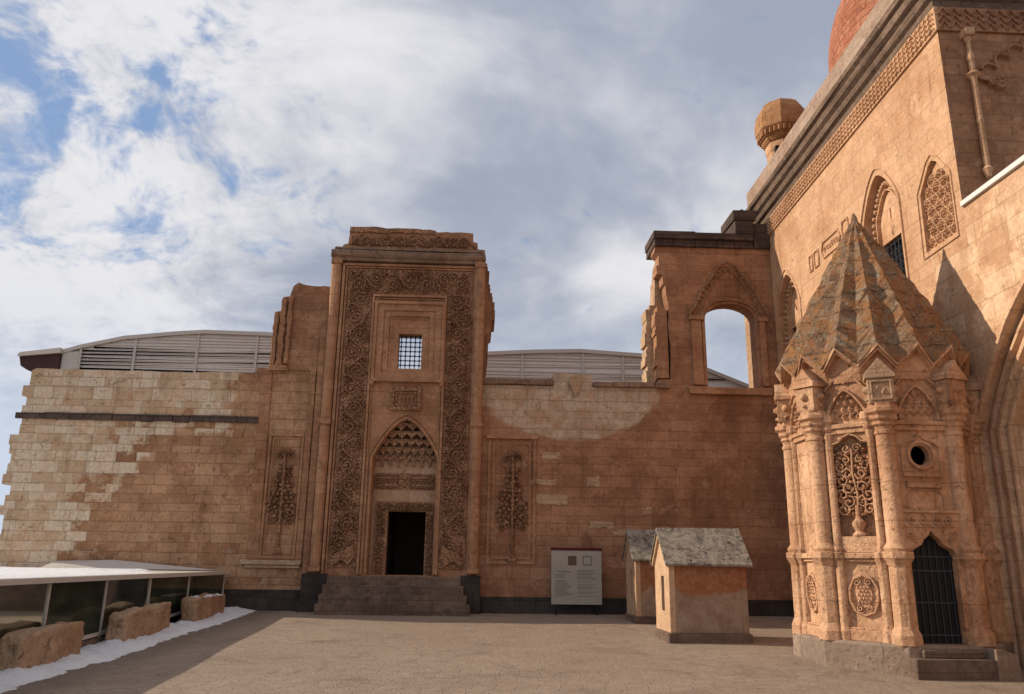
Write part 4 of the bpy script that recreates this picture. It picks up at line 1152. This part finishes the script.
    # upper wall zone: shallow lobed niches with stars, per facet
    for k, a in enumerate(FA):
        if k in (0, 1, 7): continue
        m = facet(a); b = MB()
        b.ribbon(m, [(.36, 4.46), (.36, 4.66)] + ogive(-.36, .36, 4.66, 5.10, 6) + [(-.36, 4.66), (-.36, 4.46)], .07, .08)
        for j, (v, n_) in enumerate(((4.56, 4), (4.70, 4), (4.84, 3), (4.96, 2))):
            for i in range(n_):
                u_ = (i - (n_ - 1) / 2) * .14; b.leaf(m, u_, v - .05, PI / 2, .15, .13, .08); b.leaf(m, u_ + .03, v + .03, .6 + j, .11, .05, .09)
        sq = [(0, 5.22), (.06, 5.29), (.14, 5.33), (.06, 5.38), (0, 5.46), (-.06, 5.38), (-.14, 5.33), (-.06, 5.29)]
        b.ribbon(m, sq, .04, .05, closed=True); b.blob(m, 0, 5.335, .05, .05)
        b.ribbon(m, [(-.40, 5.10), (-.2, 5.32), (0, 5.58), (.2, 5.32), (.40, 5.10)], .05, .05)
        b.build('hood_carving', MAT['tomb'], t)
    # facet with the openwork tree and medallion
    for k in (5, 4):
        m = facet(FA[k]); b = MB(); mr = lambda u, v, h: m(u, v, h - .10)
        if k == 5:
            b.hexa(m, -.45, .45, 2.03, 2.32, -.0, .03)
            b.prism(m, arch_hole(-.46, .46, 2.25, 3.95, 4.25, 6), -.19, -.198)
            b.build('niche_back', MAT['tomb'], t)
            b = MB()
            b.lathe(*m(0, 0, -.06)[:2], [(.10, 2.31), (.13, 2.36), (.06, 2.42), (.11, 2.5), (.13, 2.58), (.05, 2.66), (.04, 2.9)], 10)
            b.ribbon(mr, [(0, 2.7), (.03, 3.1), (-.03, 3.5), (0, 3.95)], .05, .09)
            for j in range(9):
                v = 2.82 + j * .135
                for s_ in (-1, 1):
                    rr = .115 if j < 7 else .08; uu = .13 if j % 2 else .24
                    if v > 3.75 and uu > .2: continue
                    curl(b, mr, s_ * uu, v, rr, s_, PI / 2 * (j % 3), .032, .085, 1.2)
                    b.blob(mr, s_ * (uu + .11 if uu < .2 else uu - .1), v + .04, .04, .08, 0, 5)
                    b.leaf(mr, s_ * .33, v, PI / 2 + s_ * .7, .13, .06, .08)
            rt = random.Random(6)
            for j in range(170):
                u = rt.uniform(-.36, .36); v = rt.uniform(2.72, 3.98)
                if abs(u) > .36 * min(1, (4.22 - v) / .35): continue
                if rt.random() < .5: b.leaf(mr, u, v, rt.uniform(0, 6.28), .15, .085, .09)
                else: b.blob(mr, u, v, rt.uniform(.03, .05), .085, 0, 6)
            for s_ in (-1, 1):
                curl(b, mr, s_ * .1, 3.98, .09, s_, 0, .03, .08)
            b.build('openwork_tree', MAT['tomb'], t)
            b = MB()
            b.ribbon(m, [(.45, 2.3), (.45, 3.9), (.38, 4.06), (.22, 4.1), (.14, 4.19), (0, 4.25), (-.14, 4.19), (-.22, 4.1), (-.38, 4.06), (-.45, 3.9), (-.45, 2.3)], .05, .05)
            b.build('niche_frame', MAT['tomb'], t)
        else: b.build('plain_facet_rib', MAT['tomb'], t) if b.v else None
        b = MB(); oc = [(.27 * math.cos(x), 1.27 + .36 * math.sin(x)) for x in [2 * PI * (i + .5) / 10 for i in range(10)]]
        b.ribbon(m, oc, .06, .06, closed=True)
        for i in range(18):
            x = 2 * PI * i / 18; b.leaf(m, .2 * math.cos(x), 1.27 + .28 * math.sin(x), x, .1, .08, .07)
        b.prism(m, [(.15 * math.cos(x), 1.27 + .22 * math.sin(x)) for x in [2 * PI * i / 12 for i in range(12)]], 0, .03)
        for jj in range(6):
            for ii in range(4):
                uu = (ii - 1.5 + .5 * (jj % 2)) * .065; vv = 1.10 + jj * .065
                if abs(uu) < .13: b.leaf(m, uu, vv, PI / 2, .085, .06, .045, .03)
        for s_ in (-1, 1): curl(b, m, s_ * .10, 1.50, .07, s_, PI / 2, .03, .06); curl(b, m, s_ * .08, 1.04, .06, -s_, PI / 2, .03, .06)
        b.build('medallion', MAT['tomb'], t)
    # facet with the door and round window
    m = facet(FA[6]); b = MB()
    ring = [(DU + .24 * math.cos(x), 3.80 + .25 * math.sin(x)) for x in [2 * PI * i / 20 for i in range(20)]]
    b.ribbon(m, ring, .07, .06, closed=True)
    L = lambda pts: [(u + DU, v) for u, v in pts]
    b.ribbon(m, L([(-.36, 3.4), (-.36, 3.95), (-.28, 4.04), (-.1, 4.10), (0, 4.18), (.1, 4.10), (.28, 4.04), (.36, 3.95), (.36, 3.4)]), .045, .035)
    b.hexa(m, DU - .36, DU + .36, 3.40, 3.47, 0, .05); b.hexa(m, DU - .33, DU + .33, 3.20, 3.31, 0, .06)
    b.ribbon(m, L([(-.34, 2.82), (-.34, 3.06), (-.2, 3.16), (.2, 3.16), (.34, 3.06), (.34, 2.82)]), .03, .03)
    b.build('round_window_surround', MAT['tomb'], t)
    b = MB()
    door = [(u + DU, v) for u, v in DOOR]
    arc_ = [(u + DU + (.002 if u > 0 else -.002), v + .002) for u, v in reversed(DOOR[2:])]
    b.prism(m, [(DU - .54, 1.97), (DU - .425, 1.97)] + arc_[1:-1] + [(DU + .425, 1.97), (DU + .54, 1.97), (DU + .54, 2.74), (DU - .54, 2.74)], 0, .07)
    ml = lambda u, v, h: m(u + DU, v, h + .07)
    b.hexa(m, DU - .56, DU + .56, 2.741, 2.79, 0, .11)
    for s_ in (-1, 1):
        curl(b, ml, s_ * .13, 2.60, .09, s_, PI / 2, .028, .035); curl(b, ml, s_ * .33, 2.60, .09, -s_, PI / 2, .028, .035); curl(b, ml, s_ * .40, 2.34, .08, s_, 0, .025, .03)
    b.ribbon(ml, [(-.48, 2.49), (.48, 2.49)], .02, .03)
    b.build('door_lintel', MAT['tomb'], t, bevel=.006)
    for s_ in (-1, 1):
        u0, u1 = (DU + .425, DU + .54) if s_ > 0 else (DU - .54, DU - .425)
        b = MB(); b.hexa(m, u0, u1, .47, 1.969, 0, .06); b.build('door_jamb', MAT['tomb'], t, bevel=.01)
    dr = MB(); md = lambda u, v, h: m(u, v, h - .09)
    dr.prism(md, door, -.02, -.03)
    d_ = dr.build('iron_door', MAT['iron'], t)
    b = MB()
    for i in range(7): b.tube([md(DU - .36 + i * .12, .47, 0), md(DU - .36 + i * .12, 2.05 if abs(i - 3) > 1 else 2.25, 0)], .012, 6)
    for v in (.6, 1.15, 1.7, 1.95): b.hexa(md, DU - .41, DU + .41, v, v + .03, -.012, .012)
    b.build('door_bars', MAT['ironpaint'], d_)
    # steps
    b = MB(); b.hexa(m, -.80, .60, -.25, .27, .19, .50); b.hexa(m, -.56, .50, .27, .40, .0, .34); st = b.build('door_step', MAT['step'], t, bevel=.02)
    b = MB(); b.prism(m, [(.60, -.25), (1.0, -.25), (1.0, .34), (.72, .44), (.60, .44)], .17, .50); b.build('step_cheek', MAT['plinth'], t, bevel=.02)
    # ribbed conical roof: sixteen gables at the eave running up to one point
    NR = 16; zap = 9.32; RE = 1.90; vs = []; rings = 34; rr = random.Random(8)
    rot = R(22.5 + 45 * 5)      # a gable over every pier and over every facet
    for j in range(rings + 1):
        f = j / rings
        for i in range(NR * 2):
            a = rot + i * PI / NR; ridge = i % 2 == 0
            zE = 5.92 if ridge else 5.55
            r = (RE if ridge else RE - .04) * (1 - f) ** .97 * (1 + (.0 if ridge else -.02 * (1 - f)))
            z = zE + (zap - zE) * f
            jit = (.07 * mnoise.noise((a * 3, z * 3.5, 1)) + .035 * rr.uniform(-1, 1)) * (1 - f) ** .5 * min(1, j / 2)
            vs.append((cx + (r + jit + .012) * math.cos(a), cy + (r + jit + .012) * math.sin(a), z))
    k = NR * 2
    fs = [(j * k + i, j * k + (i + 1) % k, (j + 1) * k + (i + 1) % k, (j + 1) * k + i) for j in range(rings) for i in range(k)]
    fs.append(tuple(rings * k + i for i in range(k)))
    b = MB(); b.add(vs, fs)
    # closed underside
    base = vs[:k]; vs2 = base + [(cx + (x - cx) * .8, cy + (y - cy) * .8, z) for x, y, z in base]
    b.add(vs2, [(i, (i + 1) % k, k + (i + 1) % k, k + i) for i in range(k)])
    b.lathe(cx, cy, [(.10, 9.12), (.06, 9.32), (.02, 9.42)], 8)
    b.build('conical_roof', MAT['cone'], t)
    b = MB()
    for i in range(k):
        a0, a1 = rot + i * PI / NR, rot + (i + 1) * PI / NR
        r0 = (RE if i % 2 == 0 else RE - .13); r1 = (RE - .13 if i % 2 == 0 else RE); zE0 = 5.93 if i % 2 == 0 else 5.56; zE1 = 5.56 if i % 2 == 0 else 5.93
        for d0, d1, o in ((.01, .07, .02), (.075, .13, -.03)):
            q = []
            for (aa, r, z) in ((a0, r0, zE0), (a1, r1, zE1)):
                for (dr_, dz) in ((o, -d0), (o, -d1), (-.25, -d1), (-.25, -d0)):
                    q.append((cx + (r + dr_) * math.cos(aa), cy + (r + dr_) * math.sin(aa), z - dz * 0 + dz))
            b.add(q, [(0, 1, 5, 4), (1, 2, 6, 5), (2, 3, 7, 6), (3, 0, 4, 7), (0, 1, 2, 3), (4, 5, 6, 7)])
    b.build('gabled_eave_moulding', MAT['tomb'], t)
    # backing of the gables down to the wall head
    b = MB()
    for i in range(k):
        a0, a1 = rot + i * PI / NR, rot + (i + 1) * PI / NR
        r = RE - .19; zE0 = 5.84 if i % 2 == 0 else 5.47; zE1 = 5.47 if i % 2 == 0 else 5.84
        P0 = lambda aa, rr_, z: (cx + rr_ * math.cos(aa), cy + rr_ * math.sin(aa), z)
        lo = 5.25; ri = RB - .08
        b.add([P0(a0, ri, lo), P0(a1, ri, lo), P0(a1, r, zE1), P0(a0, r, zE0)], [(0, 1, 2, 3)])
    b.build('gable_backing', MAT['tomb'], t)
    return t


tomb()


# ------------------------------------------------------------------ two little gabled stone huts
def hut():
    x0, y0 = 4.42, 18.8; W_, L_ = 1.80, 1.45; g = gz(y0) - .06
    t = empty('stone_hut', (x0, y0, g), '...', 'hut', 'small gabled huts in the courtyard')
    b = MB(); zt = 1.84; zr = 2.55
    # walls: end walls with gable, slit in the left one
    mL = lambda u, v, h: (x0 - h, y0 + u, v)
    slit = rect(.50, .80, .72, 1.50)
    b.prism(mL, [(0, .28), (L_, .28), (L_, zt), (L_ / 2, zr), (0, zt)], 0, -.14, [slit]); b.build('gable_wall', MAT['hutgable'], t, bevel=.012); b = MB()
    b.prism(mL, [(0, .28), (L_, .28), (L_, zt), (L_ / 2, zr), (0, zt)], -(W_ - .14), -W_)
    b.box(x0 + .14, x0 + W_ - .14, y0, y0 + .14, .28, zt); b.box(x0 + .14, x0 + W_ - .14, y0 + L_ - .14, y0 + L_, .28, zt)
    b.build('hut_wall', MAT['hutwall'], t, bevel=.012)
    b = MB(); b.box(x0 - .05, x0 + W_ + .05, y0 - .05, y0 + L_ + .05, g - .1, .279); b.build('base', MAT['step'], t, bevel=.02)
    b = MB(); b.box(x0 + .142, x0 + .16, y0 + .4, y0 + .9, .6, 1.6); b.build('slit_dark_sheet', MAT['dark'], t)  # dark sheet behind the slit, painted as the unlit inside
    b = MB(); e = .11; sl = (zr - zt) / (L_ / 2)
    sec = [(-e, zt - e * sl), (L_ / 2, zr), (L_ + e, zt - e * sl), (L_ + e, zt - e * sl + .05), (L_ / 2, zr + .075), (-e, zt - e * sl + .05)]
    nn = 7
    b.prism(mL, sec, .10, -(W_ + .13)); r = b.build('roof', MAT['hutroof'], t, bevel=.012)
    b = MB()
    for s_ in (0, 1):
        pts = [(-.04, zt - .05), (L_ / 2, zr - .045)] if s_ == 0 else [(L_ + .04, zt - .05), (L_ / 2, zr - .045)]
        (u0, v0), (u1, v1) = pts
        b.prism(mL, [(u0, v0 - .08), (u1, v1 - .08), (u1, v1), (u0, v0)], .001, .06)
    b.build('raking_trim', MAT['hutgable'], t)
    return t


h1 = hut()
h1['label'] = 'nearer and larger looking gabled hut standing in front of the other beside the tomb'
h2 = h1.copy(); COL.objects.link(h2)
for c in list(h1.children):
    d = c.copy(); COL.objects.link(d); d.parent = h2
h2.location = (4.43, 22.75, gz(22.75) - .06)
h2['label'] = 'farther gabled hut half hidden behind the nearer hut near the back wall'


# ------------------------------------------------------------------ information board
def board():
    Y = 25.22; m = wallY(Y); t = empty('information_board', (3.1, Y, .27), 'off white information board with maroon top strip leaning by the back wall', 'sign')
    b = MB(); b.hexa(m, 2.33, 3.87, .56, 2.14, 0, -.05); b.build('panel', MAT['board'], t, bevel=.006)
    b = MB(); b.hexa(m, 2.31, 3.89, 2.141, 2.23, .01, -.06); b.build('top_strip', MAT['maroon'], t)
    for x in (2.45, 3.7):
        b = MB(); b.hexa(m, x, x + .06, .2, .56, -.01, -.05); b.build('leg', MAT['iron'], t)
    b = MB(); rr = random.Random(5)
    for col, (a0, a1) in enumerate(((2.44, 2.98), (3.12, 3.74))):
        v = 1.55 if col else 1.42
        while v > .78:
            if rr.random() > .1: b.hexa(m, a0, a1 - rr.uniform(0, .25), v, v + .016, .003, .001)
            v -= .042
    b.hexa(m, 2.5, 2.94, 1.50, 1.53, .003, .001)
    b.build('text_lines', MAT['ink'], t)
    b = MB(); b.hexa(m, 2.84, 3.10, 1.70, 1.98, .004, .001); b.build('photo', MAT['ink2'], t)
    b = MB(); frame_rect(b, m, 3.28, 3.58, 1.70, 1.99, .045, .001, .004); b.build('photo', MAT['green'], t)


board()


# ------------------------------------------------------------------ glazed canopy over the excavation on the left
def canopy():
    X = -7.5; t = empty('glass_shelter', (-9, 18, .1), 'low glass sided shelter with a flat metal roof along the left edge', 'shelter')
    ys = [10.4, 12.7, 15.1, 17.36, 19.65, 22.25, 25.3]
    zt = 1.325
    def zb(y): return gz(y) + .24
    b = MB()
    b.prism(lambda u, v, h: (u, v, h), [(-16.5, 8.5), (X + .12, 8.5), (X + .12, 25.35), (-16.5, 25.35)], zt, zt + .07); b.build('roof_slab', MAT['metal'], t, bevel=.01)
    b = MB(); b.box(X + .121, X + .15, 8.5, 25.36, zt - .02, zt + .075); b.build('edge_trim', MAT['metal'], t)
    for y in ys:
        b = MB(); b.box(X - .02, X + .025, y - .025, y + .025, gz(y) + .1, zt); b.build('mullion', MAT['metal'], t)
    b = MB()
    for a, c in zip(ys[:-1], ys[1:]):
        v = [(X - .03, a, zb(a) - .04), (X + .04, a, zb(a) - .04), (X + .04, a, zb(a) + .03), (X - .03, a, zb(a) + .03)]; w_ = [(x, c, z - zb(a) + zb(c)) for x, y, z in v]
        b.add(v + w_, [(i, (i + 1) % 4, 4 + (i + 1) % 4, 4 + i) for i in range(4)] + [(0, 1, 2, 3), (4, 5, 6, 7)])
    b.build('bottom_rail', MAT['metal'], t)
    for a, c in zip(ys[:-1], ys[1:]):
        b = MB(); b.add([(X, a + .03, zb(a)), (X, c - .03, zb(c)), (X, c - .03, zt), (X, a + .03, zt)], [(0, 1, 2, 3)]); b.build('glass_pane', MAT['glass'], t)
    b = MB(); b.box(X - .06, X + .05, 8.5, 25.3, -.5, .2); b.build('kerb', MAT['step'], t)
    b = MB(); b.add([(-16.3, 8.7, gz(8.7) + .03), (X - .07, 8.7, gz(8.7) + .03), (X - .07, 25.0, gz(25) + .03), (-16.3, 25.0, gz(25) + .03)], [(0, 1, 2, 3)]); b.build('inner_floor', MAT['basalt'], t)  # dark floor added so the view through the panes stays dim
    b = MB(); b.box(-16.4, -16.2, 8.6, 25.2, -.4, zt); b.box(-16.4, X - .2, 8.6, 8.8, -.4, zt); b.box(-16.3, X - .3, 25.0, 25.2, -.4, zt - .02)
    b.build('back_panel', MAT['step'], t)
    # raised shallow pitched light at the far end
    b = MB()
    b.add([(-12.6, 24.6, 1.42), (-7.7, 25.2, 1.42), (-10.9, 25.45, 1.68), (-12.6, 25.45, 1.62), (-12.6, 25.45, 1.42), (-7.7, 25.45, 1.42)], [(0, 1, 2, 3), (0, 3, 4), (1, 5, 2), (2, 5, 4, 3), (0, 4, 5, 1)])
    b.build('raised_roof_light', MAT['metal'], t)
    return t


canopy()


def snow():
    # lumpy strip of old snow between the shelter and the paving
    b = MB(); ny, nx = 340, 40; vs = []
    for j in range(ny + 1):
        y = 8.5 + (25.9 - 8.5) * j / ny
        xe = -6.42 + .20 * mnoise.noise((y * .8, 3, 0)) + .14 * mnoise.noise((y * 2.7, 5, 0)) + .09 * mnoise.noise((y * 7.1, 5, 0)) + .05 * mnoise.noise((y * 17., 5, 0)) - (.0 if y < 24 else (y - 24) * .05)
        if y < 14: xe -= (14 - y) * .02
        for i in range(nx + 1):
            f = i / nx; x = -7.46 + (xe + 7.46) * f
            edge = min(1, (1 - f) * 1.7) ** .9; end = min(1, (25.9 - y) / .7 + .02)
            z = gz(y) - .02 + edge * end * (.19 + .05 * mnoise.noise((x * 2.2, y * 2.2, 1)) + .055 * mnoise.noise((x * 5, y * 5, 4)) + .03 * mnoise.noise((x * 13, y * 13, 4)) - .10 * (1 - f) ** 2 * 1.2)
            vs.append((x, y, z))
    k = nx + 1
    b.add(vs, [(j * k + i, j * k + i + 1, (j + 1) * k + i + 1, (j + 1) * k + i) for j in range(ny) for i in range(nx)])
    tag(b.build('snow_drift', MAT['snow'], smooth=True), 'strip of old white snow lying on the paving beside the glass shelter', 'snow', kind='stuff')
    b = MB(); vs = []; ny, nx = 90, 40
    for j in range(ny + 1):
        y = 8.6 + (24.9 - 8.6) * j / ny
        for i in range(nx + 1):
            x = -16.4 + (16.4 - 7.62) * i / nx; e = min(1, i / 2, (nx - i) / 2, j / 2, (ny - j) / 3)
            z = 1.398 + max(0, e) * (.04 + .025 * mnoise.noise((x * 1.6, y * 1.6, 8)))
            if x > -9.5 - .9 * mnoise.noise((y * .7, 0, 0)) and y > 20.5: z = 1.392
            vs.append((x, y, z))
    k = nx + 1
    b.add(vs, [(j * k + i, j * k + i + 1, (j + 1) * k + i + 1, (j + 1) * k + i) for j in range(ny) for i in range(nx)])
    tag(b.build('roof_snow', MAT['snow'], smooth=True), 'thin sunlit white snow covering the flat roof of the glass shelter', 'snow', kind='stuff')


snow()


def rock(label, y0, y1, x, w, h, seed, snowcap=False):
    bm = bmesh.new(); bmesh.ops.create_cube(bm, size=1)
    bmesh.ops.subdivide_edges(bm, edges=bm.edges, cuts=17, use_grid_fill=True)
    L = y1 - y0; yc = (y0 + y1) / 2; g = gz(yc)
    for v in bm.verts:
        p = v.co.copy(); q = Vector((p.x * 2, p.y * 2, p.z * 2))
        n8 = (abs(q.x) ** 10 + abs(q.y) ** 12 + abs(q.z) ** 10) ** (1 / 11.); k = 1 / max(n8, .98) if n8 > 1 else 1
        c = Vector((p.x * w * k, p.y * L * k, p.z * h * k))
        s = Vector((seed * 3.1, 0, 0))
        d = .06 * mnoise.noise(c * 1.8 + s) + .04 * mnoise.noise(c * 4.5 + s) + .03 * mnoise.noise(c * 13 + s)
        c += p.normalized() * d
        c.z += .10 * p.y * math.sin(seed) + .05 * mnoise.noise(Vector((0, c.y * 1.5, seed)))
        v.co = c
    me = bpy.data.meshes.new('stone_block'); bm.to_mesh(me); bm.free(); me.materials.append(MAT['block'])
    for p in me.polygons: p.use_smooth = True
    o = bpy.data.objects.new('stone_block', me); COL.objects.link(o)
    o.location = (x, yc, g + h / 2 + {1: .04, 2: .03, 3: .02}[seed]); o.rotation_euler = (0, 0, R(-2 + seed)); tag(o, label, 'stone block', 'rough stone blocks along the snow')
    if snowcap:
        b = MB(); rr = random.Random(4)
        for k in range(9):
            yy = rr.uniform(-.36, .36) * L; xx = rr.uniform(-.25, .3) * w; r = rr.uniform(.06, .13); hx = h / 2 - .01
            n = 9; vs = [(xx + r * 1.2 * math.cos(2 * PI * i / n) * rr.uniform(.7, 1.2), yy + r * 1.9 * math.sin(2 * PI * i / n) * rr.uniform(.7, 1.2), hx) for i in range(n)] + [(xx, yy, hx + .05)]
            b.add(vs, [(i, (i + 1) % n, n) for i in range(n)])
        s = b.build('snow_cap', MAT['snow'], o, smooth=True)
        # build() placed the vertices relative to the block already in world space: shift back
        for v in s.data.vertices: v.co += Vector(o.location)


rock('longest rough stone block, nearest the camera and cut by the left edge', 13.5, 15.5, -7.16, .40, .62, 1)
rock('middle rough brown stone block with a slanting top', 17.2, 19.6, -7.12, .42, .62, 2)
rock('shortest stone block dusted with snow, farthest along the shelter', 21.1, 23.7, -7.08, .42, .60, 3, True)


# ------------------------------------------------------------------ modern louvred roofs behind the walls
def shelter(name, label, curve, zbot, ribs, Y, tip=None):
    m = wallY(Y); t = empty(name, ((curve[0][0] + curve[-1][0]) / 2, Y, .27), label, 'roof', 'louvred roofs behind the walls')
    def zt(x):
        for (a, za), (c, zc) in zip(curve[:-1], curve[1:]):
            if a <= x <= c: return za + (zc - za) * (x - a) / (c - a)
        return -9
    b = MB(); b.prism(m, [(curve[0][0], zbot)] + [(curve[-1][0], zbot)] + [(x, z - .1) for x, z in reversed(curve)], -.035, -.2); b.build('membrane', MAT['louvreback'], t)
    b = MB(); vs = []
    for x, z in curve: vs += [m(x, z - .16, .12), m(x, z, .12), m(x, z + .05, -11), m(x, z - .12, -11)]
    n = len(curve)
    b.add(vs, [(j * 4 + i, j * 4 + (i + 1) % 4, (j + 1) * 4 + (i + 1) % 4, (j + 1) * 4 + i) for j in range(n - 1) for i in range(4)] + [(0, 1, 2, 3), tuple((n - 1) * 4 + i for i in range(4))])
    b.build('curved_roof', MAT['metal'], t)
    b = MB(); x0, x1 = curve[0][0], curve[-1][0]; v = zbot + .05; rr = random.Random(3)
    while v < max(z for _, z in curve) - .2:
        run = None; x = x0
        while x <= x1 + .01:
            ok = zt(min(x, x1)) - .22 > v
            if ok and run is None: run = x
            if (not ok or x + .3 > x1) and run is not None:
                tilt = rr.uniform(-.012, .012); e = min(x, x1)
                b.add([m(run, v, .02), m(e, v + tilt * (e - run), .02), m(e, v + .075 + tilt * (e - run), .02), m(run, v + .075, .02),
                       m(run, v + .01, -.03), m(e, v + .01 + tilt * (e - run), -.03), m(e, v + .085 + tilt * (e - run), -.03), m(run, v + .085, -.03)],
                      [(0, 1, 2, 3), (4, 5, 6, 7), (0, 1, 5, 4), (3, 2, 6, 7), (0, 3, 7, 4), (1, 2, 6, 5)])
                run = None if not ok else run
                if not ok: pass
            x += .3
        v += .15
    b.build('louvres', MAT['louvre'], t)
    for x in ribs:
        b = MB(); b.hexa(m, x - .05, x + .05, zbot, zt(x) - .1, -.03, .06); b.build('rib', MAT['metal'], t)
    return t


c1 = [(-17.3, 10.05), (-16.6, 10.28), (-14.9, 10.70), (-12.8, 10.95), (-11.6, 11.05), (-9, 11.02), (-6, 10.8), (-3.8, 10.4)]
r1 = shelter('louvred_roof', 'long arched louvred roof rising behind the left wall', c1, 8.6, (-16.6, -14.4, -11.85, -9.4), 33)
m33 = wallY(33)
b = MB(); b.prism(m33, [(-18.97, 9.68), (-17.31, 9.86), (-17.31, 10.08), (-18.9, 9.85), (-19.0, 9.76)], .30, -10); b.build('eave_overhang', MAT['louvre'], r1)
b = MB(); b.prism(m33, [(-18.95, 9.66), (-18.85, 9.3), (-18.55, 9.12), (-17.32, 9.05), (-17.32, 9.84)], .2, -10); b.build('dark_soffit', MAT['soffit'], r1)
b = MB(); b.hexa(m33, -17.3, -16.65, 8.6, 9.98, .08, -.1); b.build('end_panel', MAT['metal'], r1)
c2 = [(-1.5, 10.2), (.4, 10.41), (2.3, 10.54), (4.27, 10.62), (6.86, 10.49), (8.3, 10.28), (9.7, 9.94), (11.8, 9.11), (13, 8.5)]
shelter('louvred_roof', 'lower arched louvred roof behind the red centre wall and seen through the arched window', c2, 8.2, (1.8, 4.4, 6.1, 8.0), 33)
